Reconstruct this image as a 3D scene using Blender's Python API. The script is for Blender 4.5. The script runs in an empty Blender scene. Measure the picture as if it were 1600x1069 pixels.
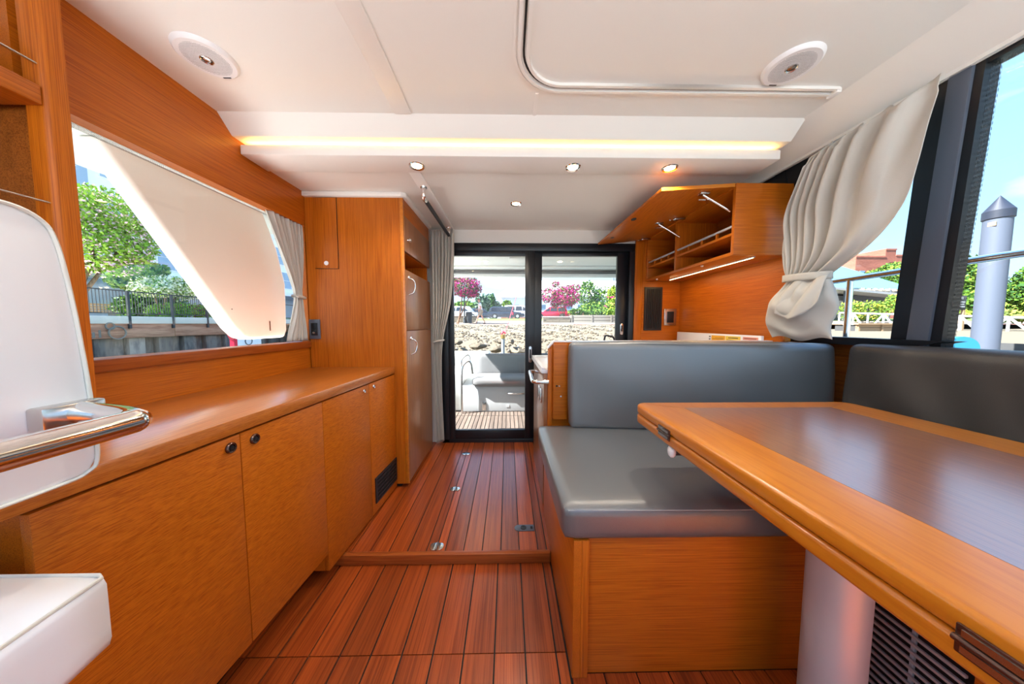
import bpy, bmesh, math, random
from mathutils import Vector, Matrix
import numpy as np
random.seed(7); RNG = np.random.default_rng(7)
S = bpy.context.scene
COL = S.collection
# ------------------------------------------------------------------ camera
F, CX, CY, VX, VY = 444.0, 800.0, 534.5, 793.0, 506.0      # wide 10 mm lens, pixels of the 1600x1069 frame
CAM = Vector((0, 0, 1.15))
YAW = math.atan((CX-VX)/math.hypot(F, CY-VY)); PIT = math.atan((CY-VY)/F)
cd = bpy.data.cameras.new('camera'); cam = bpy.data.objects.new('camera', cd); COL.objects.link(cam)
cd.sensor_width = 36; cd.lens = 36*F/1600; cd.clip_start = .02; cd.clip_end = 800
cam.location = CAM; cam.rotation_euler = (math.pi/2-PIT, 0, -YAW)
S.camera = cam
fw = Vector((math.sin(YAW)*math.cos(PIT), math.cos(YAW)*math.cos(PIT), -math.sin(PIT)))
rt = Vector((math.cos(YAW), -math.sin(YAW), 0)); up = rt.cross(fw)
def at(px, py, x=None, y=None, z=None):
    """a point of the place seen at a pixel, at a known real distance x, y or height z"""
    d = fw + rt*((px-CX)/F) + up*((CY-py)/F)
    if x is not None: t = (x-CAM.x)/d.x
    elif y is not None: t = (y-CAM.y)/d.y
    else: t = (z-CAM.z)/d.z
    return CAM + d*t
# ------------------------------------------------------------------ light
S.view_settings.view_transform = 'Standard'; S.view_settings.look = 'None'
S.view_settings.gamma = 1; S.view_settings.use_curve_mapping = False
S.view_settings.exposure = 1.75
SKY, SUN, LAMP = 1.0, 9.0, .45
w = bpy.data.worlds.new('sky'); S.world = w; w.use_nodes = True
nt = w.node_tree; nt.nodes.clear()
N = nt.nodes.new; K = nt.links.new
tc = N('ShaderNodeTexCoord'); sp = N('ShaderNodeSeparateXYZ'); K(tc.outputs['Generated'], sp.inputs[0])
rmp = N('ShaderNodeValToRGB'); K(sp.outputs['Z'], rmp.inputs[0])
e = rmp.color_ramp.elements
e[0].position = 0; e[0].color = (.36, .47, .55, 1); e[1].position = .75; e[1].color = (.10, .27, .60, 1)
q = rmp.color_ramp.elements.new(.22); q.color = (.23, .40, .56, 1)
mp = N('ShaderNodeMapping'); K(tc.outputs['Generated'], mp.inputs[0]); mp.inputs['Scale'].default_value = (1.6, 1.6, 4.5)
ns = N('ShaderNodeTexNoise'); K(mp.outputs[0], ns.inputs['Vector']); ns.inputs['Scale'].default_value = 2.1; ns.inputs['Detail'].default_value = 6
cr = N('ShaderNodeValToRGB'); K(ns.outputs['Fac'], cr.inputs[0]); cr.color_ramp.elements[0].position = .50; cr.color_ramp.elements[1].position = .72
mx = N('ShaderNodeMix'); mx.data_type = 'RGBA'; K(cr.outputs['Color'], mx.inputs['Factor']); K(rmp.outputs['Color'], mx.inputs['A']); mx.inputs['B'].default_value = (.60, .64, .68, 1)
bg = N('ShaderNodeBackground'); K(mx.outputs['Result'], bg.inputs['Color']); bg.inputs['Strength'].default_value = SKY
wo = N('ShaderNodeOutputWorld'); K(bg.outputs[0], wo.inputs[0])
sd = bpy.data.lights.new('sun', 'SUN'); sun = bpy.data.objects.new('sun', sd); COL.objects.link(sun)
sd.energy = SUN; sd.angle = .01; sd.color = (1, .975, .94)
sun.rotation_euler = Vector((-.64, -.16, .75)).to_track_quat('Z', 'Y').to_euler()
# ------------------------------------------------------------------ materials
M = {}
def mat(name, col, rough=.5, metal=0, spec=.5, bump=0, bscale=200, coat=0, emit=0, ecol=None):
    m = bpy.data.materials.new(name); m.use_nodes = True; t = m.node_tree; p = t.nodes['Principled BSDF']
    p.inputs['Base Color'].default_value = (*col, 1); p.inputs['Roughness'].default_value = rough
    p.inputs['Metallic'].default_value = metal; p.inputs['Specular IOR Level'].default_value = spec
    p.inputs['Coat Weight'].default_value = coat
    if emit: p.inputs['Emission Color'].default_value = (*(ecol or col), 1); p.inputs['Emission Strength'].default_value = emit
    if bump:
        n = t.nodes.new('ShaderNodeTexNoise'); n.inputs['Scale'].default_value = bscale; n.inputs['Detail'].default_value = 3
        g = t.nodes.new('ShaderNodeNewGeometry'); t.links.new(g.outputs['Position'], n.inputs['Vector'])
        b = t.nodes.new('ShaderNodeBump'); b.inputs['Strength'].default_value = bump; b.inputs['Distance'].default_value = .002
        t.links.new(n.outputs['Fac'], b.inputs['Height']); t.links.new(b.outputs[0], p.inputs['Normal'])
    M[name] = m; return m
def grain(name, c1, c2, scale, rough=.35, vary=.25, big=.35, bump=.05, coat=0, cior=1.5, crough=.1):
    """streaky procedural colour: noise stretched along one world axis, varied from piece to piece"""
    m = mat(name, c1, rough, coat=coat); t = m.node_tree; p = t.nodes['Principled BSDF']; n_ = t.nodes.new; l = t.links.new
    p.inputs['Specular IOR Level'].default_value = .32; p.inputs['Coat IOR'].default_value = cior; p.inputs['Coat Roughness'].default_value = crough
    g = n_('ShaderNodeNewGeometry'); oi = n_('ShaderNodeObjectInfo')
    vm = n_('ShaderNodeVectorMath'); vm.operation = 'MULTIPLY_ADD'; vm.inputs[1].default_value = scale
    l(g.outputs['Position'], vm.inputs[0])
    sc = n_('ShaderNodeMath'); sc.operation = 'MULTIPLY'; sc.inputs[1].default_value = 37; l(oi.outputs['Random'], sc.inputs[0])
    l(sc.outputs[0], vm.inputs[2])
    a = n_('ShaderNodeTexNoise'); a.inputs['Scale'].default_value = 1; a.inputs['Detail'].default_value = 4; a.inputs['Roughness'].default_value = .65; l(vm.outputs[0], a.inputs['Vector'])
    r = n_('ShaderNodeValToRGB'); l(a.outputs['Fac'], r.inputs[0])
    r.color_ramp.elements[0].position = .38; r.color_ramp.elements[0].color = (*c2, 1)
    r.color_ramp.elements[1].position = .56; r.color_ramp.elements[1].color = (*c1, 1)
    v2 = n_('ShaderNodeVectorMath'); v2.operation = 'SCALE'; v2.inputs['Scale'].default_value = .12; l(vm.outputs[0], v2.inputs[0])
    b = n_('ShaderNodeTexNoise'); b.inputs['Scale'].default_value = 1; b.inputs['Detail'].default_value = 2; l(v2.outputs[0], b.inputs['Vector'])
    mr = n_('ShaderNodeMapRange'); l(b.outputs['Fac'], mr.inputs[0]); mr.inputs[1].default_value = .3; mr.inputs[2].default_value = .7
    mr.inputs[3].default_value = 1-big; mr.inputs[4].default_value = 1+big*.5
    ov = n_('ShaderNodeMapRange'); l(oi.outputs['Random'], ov.inputs[0]); ov.inputs[3].default_value = 1-vary; ov.inputs[4].default_value = 1+vary*.6
    mu = n_('ShaderNodeMath'); mu.operation = 'MULTIPLY'; l(mr.outputs[0], mu.inputs[0]); l(ov.outputs[0], mu.inputs[1])
    vs = n_('ShaderNodeVectorMath'); vs.operation = 'SCALE'; l(r.outputs['Color'], vs.inputs[0]); l(mu.outputs[0], vs.inputs['Scale'])
    l(vs.outputs[0], p.inputs['Base Color'])
    if bump:
        bp = n_('ShaderNodeBump'); bp.inputs['Strength'].default_value = bump; bp.inputs['Distance'].default_value = .001
        l(a.outputs['Fac'], bp.inputs['Height']); l(bp.outputs[0], p.inputs['Normal'])
    return m
W1, W2 = (.57, .150, .008), (.36, .076, .003)
grain('wood_y', W1, W2, (560, 4.5, 560), .34, .06, .06)         # veneer, grain along the boat
grain('wood_x', W1, W2, (4.5, 560, 560), .34, .06, .06)
grain('wood_z', W1, W2, (520, 520, 4), .34, .06, .06)
grain('wood_dark', (.40, .12, .018), (.24, .06, .008), (260, 5, 260), .4, .05, .15)
grain('wood_red', (.36, .085, .012), (.24, .05, .007), (90, 4, 90), .35, .04, .1)
grain('wood_door', (.36, .145, .055), (.27, .10, .034), (150, 150, 5), .3, .04, .1, coat=.2)
grain('solid_orange', (0.64, 0.2, 0.0112), (0.56, 0.156, 0.008), (60, 4, 60), .34, .03, .06, 0, .5, 1.8, .22)
grain('solid_orange_x', (0.624, 0.216, 0.0176), (0.496, 0.152, 0.0096), (4, 60, 60), .32, .03, .1, 0, .3)
grain('table_veneer', (.36, .108, .016), (.25, .066, .009), (500, 9, 500), .3, .03, .08, 0, 1, 3.0, .22)
grain('counter_top', (.60, .19, .026), (.44, .12, .014), (500, 9, 500), .3, .03, .08, 0, 1, 1.9, .20)
grain('teak_floor', (.44, .082, .011), (.27, .040, .005), (170, 2.5, 170), .35, .22, .30, .03, .8, 1.45, .24)
grain('teak_step', (.42, .10, .018), (.30, .06, .01), (3, 120, 120), .32, .05, .2)
grain('teak_deck', (.15, .115, .095), (.10, .075, .06), (150, 3, 150), .7, .15, .3)
mat('caulk', (.008, .006, .005), .6)
mat('cream', (.88, .865, .825), .42, bump=.02, bscale=30)
mat('cream_trim', (.90, .88, .845), .38)
mat('white_gel', (.78, .785, .75), .3, coat=.3)
mat('gel_grey', (0.413, 0.435, 0.45), .35)
mat('white_plastic', (.86, .86, .88), .35)
mat('black_frame', (.008, .010, .014), .33)
mat('grey_frame', (.10, .12, .16), .42)
mat('black_plastic', (.012, .012, .014), .4)
mat('rubber', (.015, .015, .015), .7)
mat('chrome', (.86, .85, .84), .09, 1)
mat('steel', (.62, .60, .58), .24, 1)
mat('alu', (.56, .56, .60), .38, .35, bump=.05, bscale=500)
mat('slat_grey', (.42, .35, .33), .4); mat('bronze', (.16, .10, .08), .25, .9)
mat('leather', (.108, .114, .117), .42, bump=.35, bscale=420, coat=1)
mat('leather_shaded', (.050, .044, .039), .42, bump=.35, bscale=420)  # same grey leather, with the side cushions' backlit shade put into the colour
mat('stitch', (.34, .34, .33), .7)
mat('piping_white', (.76, .75, .66), .6)
mat('vinyl', (.86, .86, .86), .45)
mat('fabric', (.64, .61, .56), .9, spec=.1, bump=.5, bscale=900)
mat('fabric_light', (.62, .60, .55), .9, spec=.1, bump=.5, bscale=900)
mat('outdoor_cushion', (0.176, 0.176, 0.18), .8, bump=.3, bscale=300)
mat('dark_wrap', (.03, .03, .035), .55)
mat('lamp_glow', (1, .82, .5), .5, emit=14, ecol=(1, .74, .38))
mat('led_glow', (1, .7, .3), .5, emit=6, ecol=(1, .56, .14))
mat('led_dot', (1, .8, .5), .5, emit=10, ecol=(1, .66, .30))
mat('sticker_yellow', (.85, .62, .06), .5); mat('sticker_orange', (.85, .42, .02), .5); mat('sticker_red', (.78, .30, .22), .5)
mat('ink', (.05, .04, .03), .6)
for q in ('leather',): p_ = M[q].node_tree.nodes['Principled BSDF']; p_.inputs['Coat IOR'].default_value = 1.9; p_.inputs['Coat Roughness'].default_value = .38
# perforated speaker grille and printed dot borders of the panes
def dots(name, base, dot, scale, rad, rough=.4, trans=False):
    m = mat(name, base, rough); t = m.node_tree; p = t.nodes['Principled BSDF']; n_ = t.nodes.new; l = t.links.new
    g = n_('ShaderNodeNewGeometry'); s = n_('ShaderNodeVectorMath'); s.operation = 'SCALE'; s.inputs['Scale'].default_value = scale
    l(g.outputs['Position'], s.inputs[0])
    v = n_('ShaderNodeTexVoronoi'); v.inputs['Randomness'].default_value = 0; v.inputs['Scale'].default_value = 1; l(s.outputs[0], v.inputs['Vector'])
    c = n_('ShaderNodeMath'); c.operation = 'LESS_THAN'; c.inputs[1].default_value = rad; l(v.outputs['Distance'], c.inputs[0])
    if trans:
        tr = n_('ShaderNodeBsdfTransparent'); mxs = n_('ShaderNodeMixShader'); o = t.nodes['Material Output']
        l(c.outputs[0], mxs.inputs[0]); l(p.outputs[0], mxs.inputs[2]); l(tr.outputs[0], mxs.inputs[1]); l(mxs.outputs[0], o.inputs[0])
    else:
        mm = n_('ShaderNodeMix'); mm.data_type = 'RGBA'; mm.inputs['A'].default_value = (*base, 1); mm.inputs['B'].default_value = (*dot, 1)
        l(c.outputs[0], mm.inputs['Factor']); l(mm.outputs['Result'], p.inputs['Base Color'])
    return m
dots('grille', (.84, .84, .87), (.16, .16, .18), 210, .33)
dots('frit', (.06, .07, .07), (0, 0, 0), 330, .40, trans=True)
def glass(name, tint, refl=1.0):
    m = bpy.data.materials.new(name); m.use_nodes = True; t = m.node_tree; t.nodes.clear(); n_ = t.nodes.new; l = t.links.new
    tr = n_('ShaderNodeBsdfTransparent'); tr.inputs[0].default_value = (*tint, 1)
    gl = n_('ShaderNodeBsdfGlossy'); gl.inputs['Roughness'].default_value = .01
    lw = n_('ShaderNodeLayerWeight'); pw_ = n_('ShaderNodeMath'); pw_.operation = 'POWER'; pw_.inputs[1].default_value = 5; l(lw.outputs['Facing'], pw_.inputs[0])
    fr = n_('ShaderNodeMath'); fr.operation = 'MULTIPLY_ADD'; fr.inputs[1].default_value = .9; fr.inputs[2].default_value = .025; l(pw_.outputs[0], fr.inputs[0])
    x = n_('ShaderNodeMixShader'); o = n_('ShaderNodeOutputMaterial')
    l(fr.outputs[0], x.inputs[0]); l(tr.outputs[0], x.inputs[1]); l(gl.outputs[0], x.inputs[2]); l(x.outputs[0], o.inputs[0])
    M[name] = m; return m
glass('pane_clear', (.99, 1, 1)); glass('pane_tint', (.95, .97, .98))
# ------------------------------------------------------------------ geometry helpers
WORLD = {}
class MB:
    """collects shapes into one mesh; every shape may carry its own material slot"""
    def __init__(s): s.v = []; s.f = []; s.m = []; s.mi = 0
    def add(s, vs, fs):
        b = len(s.v); s.v += [tuple(p) for p in vs]; s.f += [tuple(i+b for i in f) for f in fs]; s.m += [s.mi]*len(fs); return s
    def box(s, a, b):
        (x0, y0, z0), (x1, y1, z1) = a, b
        return s.add([(x0,y0,z0),(x1,y0,z0),(x1,y1,z0),(x0,y1,z0),(x0,y0,z1),(x1,y0,z1),(x1,y1,z1),(x0,y1,z1)],
                     [(3,2,1,0),(4,5,6,7),(0,1,5,4),(1,2,6,5),(2,3,7,6),(3,0,4,7)])
    def hexa(s, lo, hi):
        return s.add(list(lo)+list(hi), [(3,2,1,0),(4,5,6,7),(0,1,5,4),(1,2,6,5),(2,3,7,6),(3,0,4,7)])
    def prism(s, pts, d):
        n = len(pts); d = Vector(d); p = [Vector(q) for q in pts]
        return s.add(p+[q+d for q in p], [tuple(reversed(range(n))), tuple(range(n, 2*n))]+[(i, (i+1) % n, n+(i+1) % n, n+i) for i in range(n)])
    def tube(s, path, r, n=10, closed=False):
        P = [Vector(p) for p in path]; rs = r if isinstance(r, (list, tuple)) else [r]*len(P)
        rings = []; prev = None; L = len(P)
        for i, p in enumerate(P):
            t = (P[(i+1) % L]-P[i-1]) if closed else (P[min(i+1, L-1)]-P[max(i-1, 0)])
            t.normalize()
            if prev is None:
                a = Vector((0,0,1)) if abs(t.z) < .9 else Vector((1,0,0)); u = t.cross(a).normalized()
            else: u = (prev-t*prev.dot(t)).normalized()
            prev = u; v = t.cross(u)
            rings.append([p+(u*math.cos(k*2*math.pi/n)+v*math.sin(k*2*math.pi/n))*rs[i] for k in range(n)])
        vs = [q for rg in rings for q in rg]; fs = []
        for i in range(L if closed else L-1):
            j = (i+1) % L
            fs += [(i*n+k, i*n+(k+1) % n, j*n+(k+1) % n, j*n+k) for k in range(n)]
        if not closed: fs += [tuple(reversed(range(n))), tuple((L-1)*n+k for k in range(n))]
        return s.add(vs, fs)
    def lathe(s, prof, o, ax=(0,0,1), n=24):
        ax = Vector(ax).normalized(); a = Vector((1,0,0)) if abs(ax.x) < .9 else Vector((0,1,0)); u = ax.cross(a).normalized(); v = ax.cross(u); o = Vector(o)
        vs = []; fs = []; L = len(prof)
        for r, h in prof:
            vs += [o+ax*h+(u*math.cos(2*math.pi*k/n)+v*math.sin(2*math.pi*k/n))*r for k in range(n)]
        for i in range(L-1): fs += [(i*n+k, i*n+(k+1) % n, (i+1)*n+(k+1) % n, (i+1)*n+k) for k in range(n)]
        fs += [tuple(reversed(range(n))), tuple((L-1)*n+k for k in range(n))]
        return s.add(vs, fs)
    def grid(s, fn, nu, nv, thick=None):
        vs = [fn(i/nu, j/nv) for j in range(nv+1) for i in range(nu+1)]
        fs = [(j*(nu+1)+i, j*(nu+1)+i+1, (j+1)*(nu+1)+i+1, (j+1)*(nu+1)+i) for j in range(nv) for i in range(nu)]
        return s.add(vs, fs)
    def build(s, name, m, parent=None, smooth=None, bevel=0, seg=2, weld=False, sub=0, solid=0):
        me = bpy.data.meshes.new(name)
        V = [Vector(p) for p in s.v]
        lo = Vector([min(p[i] for p in V) for i in range(3)]); hi = Vector([max(p[i] for p in V) for i in range(3)]); o = (lo+hi)/2; o.z = lo.z
        me.from_pydata([p-o for p in V], [], s.f)
        mats = m if isinstance(m, (list, tuple)) else [m]
        for q in mats: me.materials.append(M[q])
        if len(mats) > 1: me.polygons.foreach_set('material_index', s.m)
        bm = bmesh.new(); bm.from_mesh(me)
        if weld: bmesh.ops.remove_doubles(bm, verts=bm.verts, dist=1e-5)
        bmesh.ops.recalc_face_normals(bm, faces=bm.faces)
        if bevel:
            ed = [q for q in bm.edges if len(q.link_faces) == 2 and q.calc_face_angle(0) > .5]
            bmesh.ops.bevel(bm, geom=ed, offset=bevel, segments=seg, profile=.5, affect='EDGES', clamp_overlap=True)
        bm.to_mesh(me); bm.free()
        if smooth or bevel:
            me.shade_smooth() if hasattr(me, 'shade_smooth') else None
            me.set_sharp_from_angle(angle=math.radians(smooth if smooth and smooth > 1 else 35))
        ob = bpy.data.objects.new(name, me); COL.objects.link(ob)
        pw = Vector((0,0,0))
        if parent: ob.parent = parent; pw = WORLD[parent.name]
        ob.location = o-pw; WORLD[ob.name] = o
        if solid: md = ob.modifiers.new('thickness', 'SOLIDIFY'); md.thickness = solid; md.offset = 0
        if sub: md = ob.modifiers.new('smooth', 'SUBSURF'); md.levels = sub; md.render_levels = sub
        return ob
def tag(o, label=None, cat=None, group=None, kind=None):
    if label: o['label'] = label
    if cat: o['category'] = cat
    if group: o['group'] = group
    if kind: o['kind'] = kind
    return o
def thing(name, label, cat, loc, group=None, kind=None):
    o = bpy.data.objects.new(name, None); COL.objects.link(o); o.location = loc; o.empty_display_size = .05
    WORLD[o.name] = Vector(loc); return tag(o, label, cat, group, kind)
def dup(o, d, parent=None):
    c = o.copy(); COL.objects.link(c)
    pw = WORLD[parent.name] if parent else Vector((0,0,0))
    if parent: c.parent = parent; WORLD[c.name] = WORLD[o.name]-WORLD[o.parent.name]+pw
    else: c.location = Vector(o.location)+Vector(d); WORLD[c.name] = WORLD[o.name]+Vector(d)
    for ch in list(o.children): dup(ch, d, c)
    return c
def rep(o, d, parent):
    """another alike piece of the same parent, sharing the mesh"""
    c = o.copy(); COL.objects.link(c); c.location = Vector(o.location)+Vector(d); WORLD[c.name] = WORLD[o.name]+Vector(d); return c
def bx(name, a, b, m, parent=None, bevel=0, seg=2): return MB().box(a, b).build(name, m, parent, bevel=bevel, seg=seg)
def struct(o): o['kind'] = 'structure'; return o
def bez(pts, n=8):
    """Catmull-Rom through the points"""
    P = [Vector(p) for p in pts]; P = [2*P[0]-P[1]]+P+[2*P[-1]-P[-2]]; out = []
    for i in range(1, len(P)-2):
        for k in range(n):
            t = k/n; a, b, c, d = P[i-1:i+3]
            out.append(.5*((2*b)+(c-a)*t+(2*a-5*b+4*c-d)*t*t+(3*b-a-3*c+d)*t**3))
    return out+[P[-2]]
def rbox_path(c, w, h, r, n=5):
    """rounded rectangle outline, 2D"""
    out = []
    for (sx, sy, a0) in ((1,1,0),(-1,1,90),(-1,-1,180),(1,-1,270)):
        for k in range(n+1):
            a = math.radians(a0+90*k/n); out.append((c[0]+sx*(w/2-r)+r*math.cos(a), c[1]+sy*(h/2-r)+r*math.sin(a)))
    return out
# ================================================================== SETTING
ZU = .048                                   # upper (aft) floor
# lower floor: dark bed with each plank on it
fl = struct(bx('floor', (-1.28, -.6, -.08), (1.75, 1.302, -.006), 'caulk'))
XS = [-.93]+[.168-.1073*k for k in range(10, -1, -1)]+[.205]
for i in range(len(XS)-1):
    bx('plank', (XS[i]+.0028, .924, -.006), (XS[i+1]-.0028, 1.300, 0), 'teak_floor', fl)
for i in range(len(XS)-1):
    bx('plank', (XS[i]+.0028, -.58, -.006), (XS[i+1]-.0028, .921, 0), 'teak_floor', fl)
k = .209
while k < 1.05:
    bx('plank', (k+.002, -.58, -.006), (k+.105, .86, 0), 'teak_floor', fl); k += .1073
# upper floor
fu = struct(bx('floor', (-1.28, 1.3065, -.08), (1.75, 2.64, ZU-.006), 'caulk'))
XU = [-.80, -.758]+[-.6675+.0905*k for k in range(10)]+[.19, .235]
XU = sorted(XU+[-.35])
for i in range(len(XU)-1):
    bx('plank', (XU[i]+.0024, 1.3065, ZU-.006), (XU[i+1]-.0024, 2.60, ZU), 'teak_floor', fu)
st = struct(bx('trim_1', (-.90, 1.2935, 0), (.205, 1.3185, ZU+.002), 'teak_step', bevel=.004)); st['label'] = 'teak nosing of the step between the two floor levels'
# ceiling: front headliner, slanted band, light gap and lower aft headliner in one profile
ce = MB().prism([(-1.30, y, z) for y, z in ((-.2, 2.085), (1.335, 2.085), (1.40, 2.022), (1.592, 2.022), (1.592, 1.972), (2.64, 1.988), (2.64, 2.2), (-.2, 2.2))], (2.66, 0, 0)).build('ceiling', 'cream')
struct(ce)
bt = bx('batten', (-.50, -.2, 2.078), (-.424, 1.330, 2.0855), 'cream_trim', ce, .003)
bt2 = bx('batten', (-.535, 1.60, 1.966), (-.47, 2.55, 1.985), 'cream_trim', ce, .003)
bm_ = bx('trim_2', (-1.276, 1.432, 1.958), (1.345, 1.590, 2.004), 'cream_trim', bevel=.006); struct(bm_); bm_['label'] = 'cream cross beam hiding the light strip'
# cove over the right windows
cv = MB().prism([(x, -.2, z) for x, z in ((1.338, 2.09), (1.42, 2.055), (1.475, 2.022), (1.50, 2.004), (1.532, 1.996), (1.62, 2.0), (1.62, 2.2), (1.338, 2.2))], (0, 2.8, 0)).build('trim_3', 'cream', smooth=40)
struct(cv); cv['label'] = 'cream cove panel above the right windows'
trk = MB()
for d in (0, .011): trk.box((1.503+d, -.2, 1.990), (1.509+d, 2.0, 2.004))
tk = trk.build('curtain_track', 'cream_trim'); tag(tk, 'cream curtain track under the cove along the right windows', 'curtain track')
# ---- left wall
wl = MB()
wl.box((-1.33, .80, 1.765), (-1.28, 1.86, 2.095)).box((-1.33, -.6, -.05), (-1.285, 1.86, 1.0)).box((-1.33, 1.86, -.05), (-1.285, 2.66, 2.1))
struct(wl.build('wall_left', 'wood_y')); struct(bx('wall_left_forward', (-1.56, -.6, .86), (-1.51, .838, 2.095), 'wood_dark'))
sl = struct(bx('trim_4', (-1.37, .80, .998), (-1.272, 1.86, 1.038), 'wood_red', bevel=.004)); sl['label'] = 'dark red wood sill of the left window'
w1 = thing('window_1', None, None, (-1.34, 1.33, 1.04), kind='structure')
bx('pane', (-1.346, .80, 1.038), (-1.340, 1.86, 1.775), 'pane_clear', w1)
bx('printed_border', (-1.3395, .80, 1.752), (-1.338, 1.86, 1.775), 'frit', w1)
bx('reveal', (-1.36, .80, 1.768), (-1.285, 1.86, 1.7755), 'cream_trim', w1)
# ---- right wall below the windows, and the tilted windows
struct(bx('wall_right', (1.765, -.6, -.05), (1.95, 1.62, 1.045), 'wood_dark'))
struct(bx('baseboard_right', (1.56, 1.585, .85), (1.80, 2.64, 1.045), 'wood_dark'))
def xr(z): return 1.535+(1.996-z)*.2
def slant(name, m, parent, yb, yt, z0=1.045, z1=1.998, dx=(0, .03), bevel=0):
    """upright of the leaning window wall between (y at bottom) and (y at top)"""
    lo = [(xr(z0)+dx[0], yb[0], z0), (xr(z0)+dx[1], yb[0], z0), (xr(z0)+dx[1], yb[1], z0), (xr(z0)+dx[0], yb[1], z0)]
    hi = [(xr(z1)+dx[0], yt[0], z1), (xr(z1)+dx[1], yt[0], z1), (xr(z1)+dx[1], yt[1], z1), (xr(z1)+dx[0], yt[1], z1)]
    return MB().hexa(lo, hi).build(name, m, parent, bevel=bevel)
w2 = thing('window_2', None, None, (1.70, .3, 1.045), kind='structure')
slant('frame_post', 'black_frame', w2, (1.095, 1.125), (.935, .955), dx=(-.012, .04))
slant('printed_border', 'frit', w2, (1.072, 1.095), (.912, .935), dx=(.008, .0085))
slant('printed_border', 'frit', w2, (-.6, .912), (-.6, .912), z0=1.962, z1=1.98, dx=(.008, .0085))
slant('frame_rail', 'black_frame', w2, (-.6, 1.06), (-.6, .955), z0=1.98, z1=1.998, dx=(-.006, .04))
slant('frame_rail', 'black_frame', w2, (-.6, 1.12), (-.6, 1.12), z0=1.035, z1=1.052, dx=(-.02, .05))
slant('pane', 'pane_tint', w2, (-.6, 1.10), (-.6, .94), dx=(.010, .016))
w3 = thing('window_3', None, None, (1.70, 1.4, 1.045), kind='structure')
slant('mullion_cover', 'grey_frame', w3, (1.125, 1.190), (.955, 1.008), dx=(-.022, .03), bevel=.004)
slant('frame_post', 'black_frame', w3, (1.190, 1.245), (1.008, 1.065), dx=(-.012, .04))
slant('frame_rail', 'black_frame', w3, (1.19, 2.6), (1.06, 2.6), z0=1.045, z1=1.082, dx=(-.03, .05))
slant('dark_panel', 'black_frame', w3, (1.62, 2.6), (1.30, 2.6), z0=1.60, z1=1.998, dx=(.0, .05))
slant('pane', 'pane_tint', w3, (1.22, 1.62), (1.05, 1.62), dx=(.010, .016))
slant('frame_post', 'black_frame', w3, (1.60, 1.66), (1.60, 1.66), dx=(-.005, .04))
# ---- aft bulkhead and the glazed sliding doors
YD = 2.60
wa = MB().box((-1.30, YD, 1.85), (1.62, YD+.07, 2.0)).box((-1.30, YD, -.05), (-.60, YD+.07, 1.85)).box((1.17, YD, -.05), (1.80, YD+.07, 1.85))
struct(wa.build('wall_aft', 'cream'))
fr = struct(MB().box((-.605, YD-.02, 1.80), (1.20, YD+.06, 1.868)).box((-.605, YD-.02, ZU), (-.535, YD+.06, 1.80)).box((1.10, YD-.02, ZU), (1.20, YD+.06, 1.80)).box((-.605, YD-.02, ZU-.02), (1.20, YD+.06, ZU+.035)).build('trim_5', 'black_frame', bevel=.004))
fr['label'] = 'black outer frame of the sliding doors'
def leaf(name, x0, x1, y0, gl0, gl1, g0, g1):
    t = thing(name, None, None, ((x0+x1)/2, y0, ZU), kind='structure')
    z0, z1 = ZU+.035, 1.80
    bx('stile', (x0, y0, z0), (gl0, y0+.035, z1), 'black_frame', t, .003); bx('stile', (gl1, y0, z0), (x1, y0+.035, z1), 'black_frame', t, .003)
    bx('rail', (gl0, y0, z0), (gl1, y0+.035, g0), 'black_frame', t, .003); bx('rail', (gl0, y0, g1), (gl1, y0+.035, z1), 'black_frame', t, .003)
    bx('pane', (gl0-.003, y0+.014, g0-.003), (gl1+.003, y0+.019, g1+.003), 'pane_clear', t)
    return t
d1 = leaf('door_1', -.535, .245, YD-.016, -.485, .160, .165, 1.755)
d2 = leaf('door_2', .205, 1.10, YD+.022, .315, 1.005, .165, 1.765)
def pull(t, x, z, y, h=.10):
    p = MB(); p.prism([(px, y, pz) for px, pz in rbox_path((x, z), .030, h, .0145)], (0, -.008, 0)); o = p.build('handle', 'steel', t, bevel=.002); o['label'] = 'steel recessed pull'
    MB().prism([(px, y-.0085, pz) for px, pz in rbox_path((x, z+.008), .013, h*.55, .006)], (0, -.002, 0)).build('recess', 'black_plastic', o)
pull(d1, .207, .87, YD-.016, .15); pull(d2, 1.055, 1.10, YD+.02, .105)
# ================================================================== FURNITURE, left side
def xd(y): return -.865+.0663*y             # the sideboard front runs slightly inboard towards the stern
wt = MB().prism([(xd(.455)+.004, .455, .825), (xd(1.858)+.004, 1.858, .825), (-1.283, 1.858, .825), (-1.283, .455, .825)], (0, 0, .043)).build('worktop', 'counter_top', bevel=.003)
tag(wt, 'long orange wood worktop along the left window on two cabinets', 'worktop')
def plate(b, y0, y1, z0, z1, out=0, th=.018):
    lo = [(xd(y0)+out-th, y0, z0), (xd(y0)+out, y0, z0), (xd(y1)+out, y1, z0), (xd(y1)+out-th, y1, z0)]
    return b.hexa(lo, [(x, y, z1) for x, y, z in lo])
def body(y0, y1, z0):
    b = MB(); lo = [(-1.283, y0, z0), (xd(y0)-.0195, y0, z0), (xd(y1)-.0195, y1, z0), (-1.283, y1, z0)]
    b.hexa(lo, [(x, y, .824) for x, y, z in lo]); return b
def knob(parent, y, z, r, m, inner):
    x = xd(y); o = MB().lathe([(0, 0), (r, 0), (r, .004), (r*.85, .007), (r*.62, .006), (r*.55, .003), (0, .003)], (x, y, z), (1, 0, 0), 20).build('latch', m, parent, smooth=40)
    MB().lathe([(0, .003), (r*.45, .003), (r*.40, .006), (0, .0065)], (x, y, z), (1, 0, 0), 16).build('button', inner, o, smooth=40)
c1 = thing('sideboard_cabinet', 'wood cabinet with two wide doors and dark round latches, on the lower floor', 'cabinet', (-1.0, .84, 0))
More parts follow.
